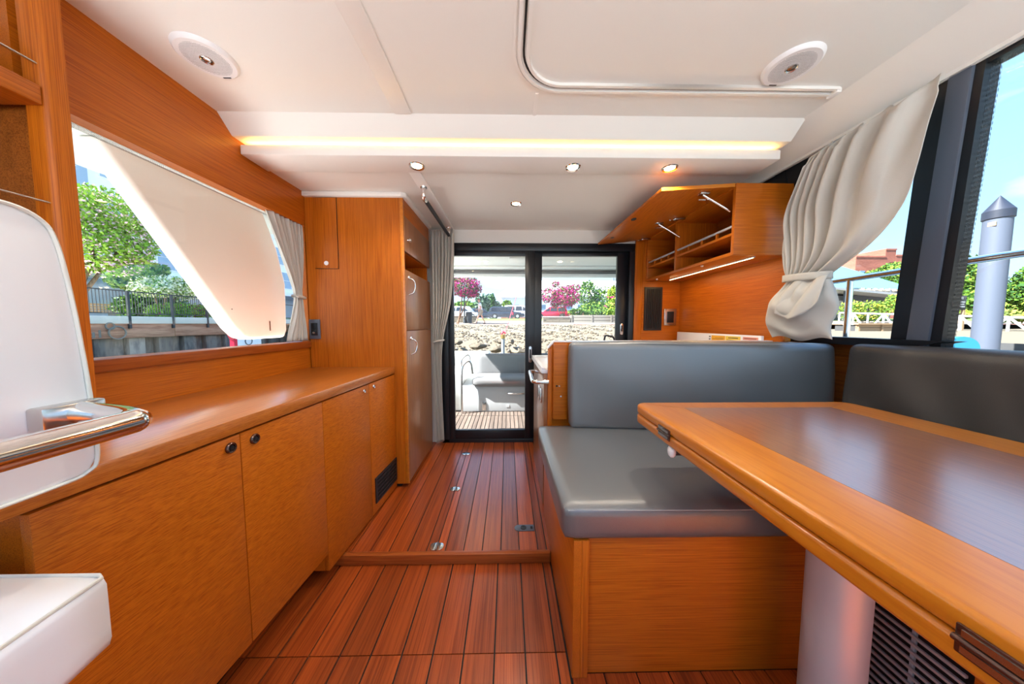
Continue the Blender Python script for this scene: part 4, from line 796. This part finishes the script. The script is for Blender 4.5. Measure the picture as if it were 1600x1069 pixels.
# parked cars
def car(x, y, z, L, H, m, label, flip=False, van=False):
    t = thing('parked_car', label, 'car', (x, y, z)); w_ = 1.8; s = -1 if flip else 1
    low = [(-.5, .22), (-.49, .52), (-.46, .58), (.22, .58), (.45, .50), (.5, .38), (.5, .20), (.40, .14), (-.42, .14)]
    cab = [(-.47, .56), (-.42, .90), (-.34, 1.0), (.05, .98), (.24, .56)] if not van else [(-.48, .56), (-.47, .96), (-.4, 1.0), (.22, .98), (.36, .56)]
    MB().prism([(x+s*p*L, y, z+q*H) for p, q in low], (0, w_, 0)).build('body', m, t, bevel=.05); MB().prism([(x+s*p*L, y+.10, z+q*H) for p, q in cab], (0, w_-.2, 0)).build('cabin', m, t, bevel=.06)
    for a, b in ((-.40, -.18), (-.16, .03)): MB().prism([(x+s*p*L, y+.085, z+q*H) for p, q in ((a, .62), (a+.02, .90), (b-.02, .90), (b, .62))], (0, .03, 0)).build('side_window', 'car_glass', t)
    MB().prism([(x+s*p*L, y+.085, z+q*H) for p, q in ((.05, .62), (.055, .90), (.185, .62))], (0, .03, 0)).build('side_window', 'car_glass', t)
    for p in (-.30, .31):
        for yy in (y-.02, y+w_-.2):
            o = MB().lathe([(0, 0), (.33, 0), (.33, .22), (0, .22)], (x+s*p*L, yy, z+.33), (0, 1, 0), 18).build('wheel', 'rubber', t, smooth=40)
            if yy < y: MB().lathe([(0, -.02), (.20, -.02), (.20, .01), (0, .01)], (x+s*p*L, yy, z+.33), (0, 1, 0), 14).build('hub', 'steel', o)
    bx('headlight', (x+s*.44*L-.1, y-.01, z+.44*H), (x+s*.44*L+.1, y+.2, z+.50*H), 'white_plastic', t, .01)
car(-.2, 36, 1.78, 4.7, 1.55, 'car_dark', 'dark blue parked estate car behind the walking man'); car(-6.1, 38, 1.80, 4.6, 1.70, 'car_white', 'white parked off-roader beyond the stone wall', van=True); car(2.0, 42, 1.80, 5.2, 2.1, 'car_white', 'white parked van behind the dark blue car', van=True); car(5.4, 35, 1.76, 4.4, 1.5, 'car_red', 'red parked car beside the bushy magenta tree', True); car(-11.2, 39, 1.80, 4.5, 1.6, 'car_white', 'second white parked car further along the stone wall'); car(-3.6, 40, 1.80, 4.4, 1.5, 'car_dark', 'dark parked car partly behind the estate car')
# ---- walking man on the shore path (seen from the side, walking to the left)
def skin(name, verts, edges, radii, m, parent, root=0, sub=2):
    me = bpy.data.meshes.new(name); me.from_pydata(verts, edges, []); o = bpy.data.objects.new(name, me); COL.objects.link(o)
    md = o.modifiers.new('skin', 'SKIN'); sv = me.skin_vertices[0].data if me.skin_vertices else None
    if sv is None:
        bm = bmesh.new(); bm.from_mesh(me); bm.verts.layers.skin.verify(); bm.to_mesh(me); bm.free(); sv = me.skin_vertices[0].data
    for v, r in zip(sv, radii): v.radius = (r, r) if not isinstance(r, tuple) else r
    sv[root].use_root = True
    s_ = o.modifiers.new('smooth', 'SUBSURF'); s_.levels = sub; s_.render_levels = sub
    me.materials.append(M[m]); o.parent = parent; o.location = (0, 0, 0); WORLD[o.name] = WORLD[parent.name].copy(); return o
mx_, mz = at(751, 506.5, y=20).x, 1.135
man = thing('person', 'person walking on the shore path in white shirt and grey shorts', 'person', (mx_, 20, mz))
J = {'pel': (0, 0, .93), 'sp': (-.02, 0, 1.15), 'ch': (-.05, 0, 1.36), 'nk': (-.08, 0, 1.50), 'hd': (-.11, 0, 1.58), 'ht': (-.11, 0, 1.72),
     'hl': (0, -.09, .90), 'kl': (-.16, -.09, .50), 'al': (-.32, -.09, .10), 'tl': (-.46, -.09, .05), 'hr': (0, .09, .90), 'kr': (.10, .09, .48), 'ar': (.30, .09, .12), 'tr': (.20, .09, .03),
     'sl': (-.05, -.19, 1.40), 'el': (.06, -.23, 1.14), 'wl': (-.08, -.22, .94), 'fl': (-.14, -.22, .86), 'sr': (-.05, .19, 1.40), 'er': (-.10, .23, 1.14), 'wr': (-.30, .20, 1.02), 'fr': (-.38, .19, 1.0)}
Rr = dict(pel=.13, sp=.12, ch=.14, nk=.055, hd=.085, ht=.085, hl=.085, kl=.06, al=.04, tl=.035, hr=.085, kr=.06, ar=.04, tr=.035, sl=.06, el=.045, wl=.032, fl=.035, sr=.06, er=.045, wr=.032, fr=.035)
kk = list(J); E_ = [('pel','sp'),('sp','ch'),('ch','nk'),('nk','hd'),('hd','ht'),('pel','hl'),('hl','kl'),('kl','al'),('al','tl'),('pel','hr'),('hr','kr'),('kr','ar'),('ar','tr'),('ch','sl'),('sl','el'),('el','wl'),('wl','fl'),('ch','sr'),('sr','er'),('er','wr'),('wr','fr')]
skin('body', [J[q] for q in kk], [(kk.index(a), kk.index(b)) for a, b in E_], [Rr[q] for q in kk], 'skin', man)
sk = ['sp', 'ch', 'nk', 'sl', 'el', 'sr', 'er', 'pel']; JS = dict(J); JS['el'] = (.03, -.22, 1.22); JS['er'] = (-.085, .22, 1.22); JS['nk'] = (-.07, 0, 1.46); JS['pel'] = (0, 0, .96)
skin('shirt', [JS[q] for q in sk], [(0, 1), (1, 2), (1, 3), (3, 4), (1, 5), (5, 6), (0, 7)], [.155, .175, .08, .085, .075, .085, .075, .165], 'shirt', man)
sk = ['pel', 'hl', 'kl', 'hr', 'kr']; JK = dict(J); JK['kl'] = (-.12, -.09, .58); JK['kr'] = (.07, .09, .58); JK['pel'] = (0, 0, .97)
skin('shorts', [JK[q] for q in sk], [(0, 1), (1, 2), (0, 3), (3, 4)], [.155, .12, .10, .12, .10], 'shorts', man)
def pm(name, o, m):
    o2 = o.build(name, m, None, smooth=60); o2.parent = man; o2.location = Vector(o2.location); WORLD[o2.name] = WORLD[man.name]; return o2
pm('hair', MB().lathe([(.0, .16), (.06, .15), (.095, .10), (.10, .04), (.0, .03)], (-.095, 0, 1.63), (0, 0, 1), 12), 'hair'); pm('nose', MB().lathe([(0, 0), (.016, 0), (0, .03)], (-.19, 0, 1.65), (-1, 0, -.3), 8), 'skin')
for s in (-1, 1): pm('ear', MB().lathe([(0, 0), (.028, 0), (.02, .015), (0, .015)], (-.10, s*.085, 1.66), (0, s, 0), 8), 'skin'); pm('eye', MB().lathe([(0, 0), (.010, 0), (0, .008)], (-.185, s*.035, 1.685), (-1, 0, 0), 8), 'charcoal')
pm('shoe', MB().box((-.50, -.14, 0), (-.26, -.04, .08)), 'charcoal'); pm('shoe', MB().box((.15, .04, -.01), (.36, .14, .07)), 'charcoal')
# ---- grey marker pole with red whip
mk = thing('marker_pole', 'pale grey marker pole with red fitting and thin red whip', 'pole', (at(786, 560, y=5.6).x, 5.6, -.8))
x_, y_ = at(786, 540, y=5.6).x, 5.6; zt = at(786, 529, y=5.6).z
MB().tube([(x_, y_, -.8), (x_, y_, zt)], .034, 12).build('pipe', 'pvc_pipe', mk, smooth=60); MB().lathe([(0, 0), (.044, 0), (.044, .07), (.03, .08), (0, .08)], (x_, y_, zt), n=14).build('cap', 'brass', mk, smooth=40)
MB().tube([(x_-.03, y_, zt+.08), (x_, y_, zt+.14), (x_+.05, y_, zt+.10)], .018, 8).build('clip', 'red_paint', mk, smooth=60); MB().tube([(x_+.03, y_, zt+.08), tuple(at(811, 451, y=5.75))], .0065, 6).build('whip', 'red_paint', mk)
f_ = at(801, 492, y=5.7); MB().tube([tuple(f_), (f_.x+.01, f_.y, f_.z+.05)], .016, 6).build('float', 'red_paint', mk)
# ================================================================== OUTSIDE left: quay, fence, trees, office block
XQ = -16
qy = thing('quay_wall', 'old quay wall with concrete cap, rusty waler and sheet piles', 'quay', (XQ, 14, -.7))
q0 = bx('cap', (XQ-1.2, 2, 1.15), (XQ, 4.98, 1.47), 'concrete', qy, .02)
for i in range(1, 12): rep(q0, (0, 3*i, 0), qy)
r0 = bx('waler', (XQ-.4, 2, .55), (XQ-.06, 7.98, 1.15), 'rust', qy, .02)
for i in range(1, 6): rep(r0, (0, 6*i, 0), qy)
s0 = bx('sheet_pile', (XQ-.6, 2, -.9), (XQ-.20, 2.55, .55), 'sheet_pile', qy, .03); s1 = bx('sheet_pile', (XQ-.75, 2.57, -.9), (XQ-.42, 3.02, .55), 'sheet_pile', qy, .02)
for i in range(1, 34): rep(s0, (0, 1.04*i, 0), qy); rep(s1, (0, 1.04*i, 0), qy)
for (y, z, r_) in ((11.7, 1.05, .13), (11.9, .78, .26)): MB().tube([(XQ+.02, y+r_*math.cos(a), z+r_*math.sin(a)) for a in [k*math.pi/8 for k in range(16)]], .03, 6, True).build('mooring_ring', 'weathered', qy, smooth=60)
for k in range(4): bx('stain', (XQ-.062, 10.9+k*.17, .60), (XQ-.056, 10.97+k*.17, .60+.22+.08*(k % 2)), 'shell_white', qy)
struct(bx('ground_quay', (-90, -20, 1.0), (XQ-1.2, 60, 1.46), 'concrete'))
fn = thing('quay_fence', 'dark iron picket fence along the quay', 'fence', (XQ-.1, 14, 1.47))
for z in (1.56, 2.50): bx('rail', (XQ-.13, 5, z), (XQ-.09, 29, z+.045), 'iron', fn)
p0 = MB().box((XQ-.118, 9.2, 1.56), (XQ-.102, 9.216, 2.5)).build('picket', 'iron', fn)
for i in range(1, 110): rep(p0, (0, .098*i, 0), fn)
o0 = MB().box((XQ-.06, 9.15, .95), (XQ+.02, 9.23, 2.52)).build('post', 'iron', fn)
for i in range(1, 8): rep(o0, (0, 1.57*i, 0), fn)
bA = [blob(160, 330, 100, 70, x=-19.5), blob(150, 390, 110, 80, x=-19.5), blob(200, 375, 70, 60, x=-19.5), blob(130, 345, 60, 100, x=-19.5), blob(180, 415, 70, 30, x=-19.5), blob(215, 395, 40, 40, x=-19.5)]
tree('crape_myrtle', 'large pale pink flowering tree behind the quay fence', (-19.5, 13, 1.47), 3, bA, 15000, .085, ('leaf_bright', 'leaf_mid', 'flower_pale', 'leaf_bright'), (6, 1.5, (3.6, .9), 5), stems=3, r=.10)
bB = [blob(258, 448, 66, 34, x=-18.5), blob(238, 452, 50, 26, x=-18.2), blob(285, 452, 46, 34, x=-18.2)]
tree('flowering_bush', 'round white flowering bush behind the quay fence', (-18.5, 15.6, 1.47), 2, bB, 5000, .07, ('flower_cream', 'leaf_bright', 'leaf_mid'), (6, 3, 2), cat='bush', stems=3, r=.07)
bC = [blob(285, 484, 70, 22, x=-17.6), blob(312, 488, 50, 20, x=-17.6), blob(255, 490, 40, 14, x=-17.6)]
shrub('low_shrub', 'bright green low shrubs at the foot of the quay fence', bC, 3600, .06, ('leaf_bright', 'leaf_mid', 'flower_mag'), (5, 3, .25))
bD = [blob(195, 440, 36, 24, x=-22), blob(225, 432, 40, 24, x=-23), blob(245, 422, 26, 20, x=-23)]
shrub('loose_shrub', 'feathery green shrubs below the pale pink tree', bD, 1600, .16, ('leaf_mid', 'leaf_light'), (3, 3))
bE = [blob(240, 480, 80, 40, x=-20), blob(210, 480, 30, 36, x=-20)]
shrub('dark_hedge', 'dark green hedge behind the fence and white bush', bE, 2600, .12, ('leaf_dark', 'leaf_mid'), (4, 1))
ob_ = thing('office_block', 'pale office block with blue window bands behind the quay', 'building', (-34, 30, 1.46))
XB = -32
bx('core', (-46, 16, 5.4), (XB-.5, 60, 24), 'office_white', ob_); bx('ground_floor', (-46, 18, 1.46), (XB-4, 60, 5.4), 'office_glass', ob_); bx('canopy', (-46, 15.5, 5.1), (XB+.6, 60, 5.55), 'office_white', ob_); bx('end_wall', (-46, 12, 1.46), (XB-7, 16, 26), 'office_white', ob_)
cA = MB().lathe([(0, 0), (.25, 0), (.25, 3.64), (0, 3.64)], (XB-.2, 17.5, 1.46), n=14).build('column', 'office_white', ob_, smooth=40)
for i in range(1, 6): rep(cA, (0, 4.6*i, 0), ob_)
for k in range(6): MB().lathe([(0, 0), (.18, 0), (.18, -.03), (0, -.03)], (XB-2.2, 17+k*1.6, 5.1), n=10).build('canopy_lamp', 'lamp_glow', ob_)
wf = bx('window', (XB-.5, 17, 6.2), (XB-.42, 19.9, 8.6), 'office_white', ob_)
pn = bx('pane', (XB-.42, 17.12, 6.32), (XB-.38, 18.4, 7.4), 'office_glass', wf)
for (dy, dz) in ((1.36, 0), (0, 1.14), (1.36, 1.14)): c = pn.copy(); COL.objects.link(c); c.location = Vector(pn.location)+Vector((0, dy, dz)); WORLD[c.name] = WORLD[pn.name]+Vector((0, dy, dz))
for i in range(10):
    for j in range(5):
        if i or j: dup(wf, (0, 3.4*i, 3.3*j), None); 
for o in [q for q in bpy.data.objects if q.name.startswith('window.') and q.parent is None]: 
    l_ = WORLD[o.name]; o.parent = ob_; o.location = l_-WORLD[ob_.name]
dk_ = bx('dark_bay', (XB-.9, 19.8, 9.4), (XB-.36, 23.2, 22), 'office_glass', ob_)
bch = thing('quay_bench', 'brown slatted bench under the office canopy', 'bench', (-22, 15.6, 1.46))
for k in range(4): bx('slat', (-22.2, 15.0, 1.75+k*.13), (-22.1, 16.7, 1.85+k*.13), 'tan_wood', bch)
for y in (15.1, 16.5): bx('leg', (-22.6, y, 1.46), (-22.1, y+.08, 1.80), 'iron', bch)
# red and white dock cabinet, pontoon
rc = thing('dock_cabinet', 'red and white cabinet standing by the quay behind the wing panel', 'cabinet', (-9.5, 9.4, -.2))
p1 = at(360, 512, x=-9.5); MB().prism([(-9.5, p1.y+a, z) for a, z in ((-.15, 1.20), (.0, 1.15), (.14, .95), (.22, .60), (.22, -.2), (.10, -.2), (.10, .60), (-.02, .85), (-.15, .95))], (-.15, 0, 0)).build('red_hood', 'red_paint', rc)
bx('white_box', (-9.65, p1.y+.23, -.2), (-9.5, p1.y+1.2, .80), 'white_plastic', rc, .02); MB().tube([(-9.49, p1.y+.65+.14*math.cos(a), .52+.14*math.sin(a)) for a in [k*math.pi/6 for k in range(12)]], .015, 6, True).build('round_mark', 'pile_grey', rc)
struct(bx('ground_pontoon', (-10.3, 9.0, -.75), (-9.3, 11.5, -.2), 'weathered'))
# ================================================================== OUTSIDE right
py_ = thing('mooring_pile', 'tall grey mooring pile with dark cone cap outside the right window', 'pile', (9.5, 5.55, -.9))
xp = at(1550, 430, y=5.6).x; zt = at(1552, 330, y=5.6).z; zc = at(1555, 305, y=5.6).z
MB().lathe([(0, -.9), (.165, -.9), (.165, zt), (0, zt)], (xp, 5.6, 0), n=28).build('shaft', 'pile_grey', py_, smooth=40); MB().lathe([(.168, -.16), (.182, -.15), (.182, .0), (.0, zc-zt)], (xp, 5.6, zt), n=28).build('cap', 'cone_cap', py_, smooth=30)
bx('tag_plate', (xp-.167, 5.52, zt-.30), (xp-.16, 5.62, zt-.22), 'tan_wood', py_)
struct(MB().prism([(11.5, -20, -1), (13.5, -20, .55), (16, -20, .80), (140, -20, .95), (140, -20, -1)], (0, 160, 0)).build('ground_shore', 'sand'))
bR = [blob(1497, 440, 60, 80, x=30), blob(1520, 460, 50, 60, x=30), blob(1500, 475, 60, 40, x=28)]
tree('leafy_tree', 'bright green tree behind the mooring pile on the sign side', (30, 18.5, .9), 3, bR, 6000, .13, ('leaf_light', 'leaf_mid', 'leaf_dark'), (3, 5, 3), stems=2)
bS = [blob(1604, 460, 70, 50, x=36), blob(1634, 440, 60, 60, x=36), blob(1594, 480, 50, 30, x=36)]
tree('leafy_tree', 'dark green tree on the far side of the mooring pile', (36, 19, .9), 3, bS, 5500, .14, ('leaf_dark', 'leaf_mid', 'leaf_light'), (5, 4, 2), stems=2)
for (x, y, hh, sd_, lab) in ((38, 11, 6.5, 0, 'round green shore tree up the bank from the mooring pile'), (44, -1, 6.5, 1, 'tall green shore tree standing apart up the bank'), (36, -12, 6, 2, 'broad dark shore tree furthest up the bank')):
    tree('shore_tree', lab, (x, y, .9), 3, [(x, y, .9+hh*.6, hh*.5, hh*.5, hh*.38), (x+1.5, y-2, .9+hh*.5, hh*.4, hh*.4, hh*.3), (x-1, y+2.2, .9+hh*.45, hh*.4, hh*.4, hh*.3)], 2200, .3, ('leaf_mid', 'leaf_light', 'leaf_dark'), (4, 3-sd_, 2+sd_), group='trees further along the right shore', stems=2, r=.2)
shrub('shore_grass', 'tufts of green and yellow shrubs on the shore past the pile', [blob(1590, 495, 40, 14, x=24), blob(1560, 492, 40, 14, x=26), blob(1500, 492, 30, 12, x=26)], 900, .14, ('leaf_light', 'leaf_olive', 'flower_yellow'), (4, 3, 1))
bT = [blob(1385, 432, 60, 26, y=40), blob(1400, 422, 40, 24, y=40), blob(1355, 436, 50, 18, y=40), blob(1408, 458, 40, 44, y=36)]
tree('leafy_tree', 'green trees in front of the red brick building', (52, 40, .95), 3, bT, 5000, .2, ('leaf_mid', 'leaf_light', 'leaf_dark'), (4, 3, 3), stems=2, r=.2)
bk_ = thing('brick_building', 'red brick building with stepped parapet beyond the trees', 'building', (80, 62, .95))
a_, b_ = at(1338, 400, y=62), at(1412, 395, y=62)
for (u0, u1, dz) in ((0, .62, 0), (.62, .84, 1.6), (.84, 1.0, .3)):
    x0, x1 = a_.x+(b_.x-a_.x)*u0, a_.x+(b_.x-a_.x)*u1; bx('wall', (x0, 62, .95), (x1, 76, a_.z+dz), 'brick_red', bk_); bx('parapet', (x0-.05, 61.9, a_.z+dz-.3), (x1+.05, 62, a_.z+dz), 'brick_red', bk_)
for i in range(5): bx('window', (a_.x+1+i*2.1, 61.9, a_.z-4.6), (a_.x+2.1+i*2.1, 62, a_.z-3.2), 'bld_glass', bk_)
pv = thing('pavilion', 'waterside pavilion with blue roof over dark glazed walls', 'building', (31, 25, .9))
P0 = at(1315, 462, y=25); xa, xb = at(1300, 460, y=25).x, at(1398, 460, y=25).x; ze = at(1350, 456, y=25).z
MB().prism([(xa-1, 24, ze+.1), (xb+.6, 24, ze-.55), (xb+.6, 32, ze-.55), (xa-1, 32, ze+.1)], (0, 0, .18)).build('lower_roof', 'bld_white', pv)
zr = at(1340, 412, y=28).z; z2 = at(1395, 452, y=27).z
c = [(at(1318, 445, y=27).x, 26, z2), (at(1412, 455, y=27).x, 26, z2-.2), (at(1412, 455, y=27).x, 33, z2-.2), (at(1318, 445, y=27).x, 33, z2)]; ap_ = [(at(1340, 412, y=28).x-3, 29.5, zr), (at(1345, 412, y=28).x, 29.5, zr)]
MB().add(c+ap_, [(0, 1, 5, 4), (1, 2, 5), (2, 3, 4, 5), (3, 0, 4), (3, 2, 1, 0)]).build('blue_roof', 'blue_roof', pv); bx('roof_band', (c[0][0], 25.95, z2-.75), (c[1][0], 26.05, z2-.1), 'bld_dark', pv)
l0 = MB().lathe([(0, 0), (.11, .02), (.11, .12), (0, .14)], (c[0][0]+.5, 25.9, z2-.2), n=8).build('eave_lamp', 'lamp_glow', pv)
for i in range(1, 10): rep(l0, (i*.6, 0, -.012*i), pv)
bx('wall', (xa-1, 25.5, .9), (xb-.2, 31, ze-.3), 'bld_dark', pv)
n0 = bx('window', (xa, 25.44, 1.7), (xa+.42, 25.5, ze-.75), 'bld_white', pv)
for i in range(1, 10): rep(n0, (i*.58, 0, 0), pv)
for x in (xa+.4, xb-1.2): MB().tube([(x, 24.4, .9), (x, 24.4, ze+.1)], .06, 8).build('post', 'bld_dark', pv)
shrub('pavilion_shrubs', 'yellow and green shrubs before the pavilion', [blob(1330, 486, 30, 34, y=22), blob(1360, 487, 40, 34, y=22), blob(1385, 480, 30, 18, y=22), blob(1400, 470, 22, 22, y=22)], 2600, .09, ('leaf_light', 'leaf_mid', 'flower_yellow'), (3, 4, .9))
gwy = thing('gangway_rail', 'white truss railing of the gangway in front of the pavilion', 'railing', (24, 18, .75))
g0, g1 = at(1312, 489, y=18), at(1620, 497, y=12); z0 = .62
for (za, zb) in ((g0.z, g1.z), (z0, z0)): MB().tube([(g0.x, g0.y, za), (g1.x, g1.y, zb)], .06, 6).build('chord', 'bld_white', gwy)
n = 10
for i in range(n):
    a = g0.lerp(g1, i/n); b = g0.lerp(g1, (i+1)/n); MB().tube([(a.x, a.y, a.z), (b.x, b.y, z0)] if i % 2 else [(a.x, a.y, z0), (b.x, b.y, b.z)], .05, 6).build('brace', 'bld_white', gwy); MB().tube([(a.x, a.y, z0-.15), (a.x, a.y, a.z)], .05, 6).build('upright', 'bld_white', gwy)
pb_ = thing('wooden_trough', 'light wood trough standing on the shore by the gangway', 'trough', (17.5, 13.5, .7))
t0, t1 = at(1338, 524, y=13.2), at(1412, 524, y=13.2); zz = at(1370, 506, y=13.2).z
for k in range(3): bx('board', (t0.x, 13.2, t0.z+(zz-t0.z)*k/3+.01), (t1.x, 13.26, t0.z+(zz-t0.z)*(k+1)/3-.01), 'tan_wood', pb_)
bx('rim', (t0.x-.06, 13.1, zz-.04), (t1.x+.06, 14.2, zz+.03), 'tan_wood', pb_); bx('inside', (t0.x, 13.26, t0.z), (t1.x, 14.1, zz-.06), 'charcoal', pb_)
for x in (t0.x+.02, (t0.x+t1.x)/2, t1.x-.1): bx('leg', (x, 13.15, t0.z-.25), (x+.08, 13.2, zz-.04), 'tan_wood', pb_)
sg = thing('notice_board', 'dark notice board with white lettering on the shore path', 'sign', (24, 14.5, .8))
s0_, s1_ = at(1488, 462, y=14.5), at(1508, 492, y=14.5); bx('board', (s0_.x, 14.5, s1_.z+.25), (s1_.x, 14.56, s0_.z), 'charcoal', sg, .01); bx('post', (s1_.x-.1, 14.5, .8), (s1_.x, 14.6, s1_.z+.25), 'tan_wood', sg); bx('post', (s0_.x, 14.5, .8), (s0_.x+.1, 14.6, s1_.z+.25), 'tan_wood', sg)
hh = s0_.z-s1_.z-.25
for (v0, v1, h0, h1) in ((.1, .9, .50, .60), (.2, .85, .36, .44), (.1, .9, .18, .28), (.25, .75, .74, .90)): bx('lettering', (s0_.x+(s1_.x-s0_.x)*v0, 14.485, s1_.z+.25+hh*h0), (s0_.x+(s1_.x-s0_.x)*v1, 14.5, s1_.z+.25+hh*h1), 'bld_white', sg)
ky = thing('dock_reel', 'bright blue hose reel on the dock beside the mooring pile', 'reel', (8.6, 5.2, .3))
k0 = at(1500, 545, x=8.9); MB().lathe([(.10, -.05), (.24, -.05), (.24, .05), (.10, .05)], (k0.x, k0.y, k0.z), (.3, 1, 0), 20).build('drum', 'blue_hull', ky, smooth=40); MB().lathe([(0, -.03), (.10, -.03), (.10, .03), (0, .03)], (k0.x, k0.y, k0.z), (.3, 1, 0), 16).build('hub', 'bld_white', ky); bx('stand', (k0.x-.12, k0.y-.2, -.7), (k0.x+.12, k0.y+.2, k0.z-.2), 'tan_wood', ky)
bq = thing('dock_bench', 'dark plank bench on the dock behind the mooring pile', 'bench', (10.5, 5.3, .3))
j0, j1 = at(1562, 536, x=11.4), at(1640, 545, x=11.4); bx('plank_back', (11.4, min(j0.y, j1.y)-.2, j0.z-.25), (11.46, max(j0.y, j1.y)+.1, j0.z), 'charcoal', bq); bx('seat', (10.9, min(j0.y, j1.y)-.2, j0.z-.35), (11.4, max(j0.y, j1.y)+.1, j0.z-.30), 'charcoal', bq)
for y in (min(j0.y, j1.y), max(j0.y, j1.y)): MB().tube([(10.95, y, -.2), (11.35, y, j0.z-.3)], .03, 6).build('leg', 'iron', bq); MB().tube([(11.35, y, -.2), (10.95, y, j0.z-.3)], .03, 6).build('leg', 'iron', bq)
struct(bx('ground_dock', (8.4, -20, -.9), (12.5, 30, -.2), 'weathered'))
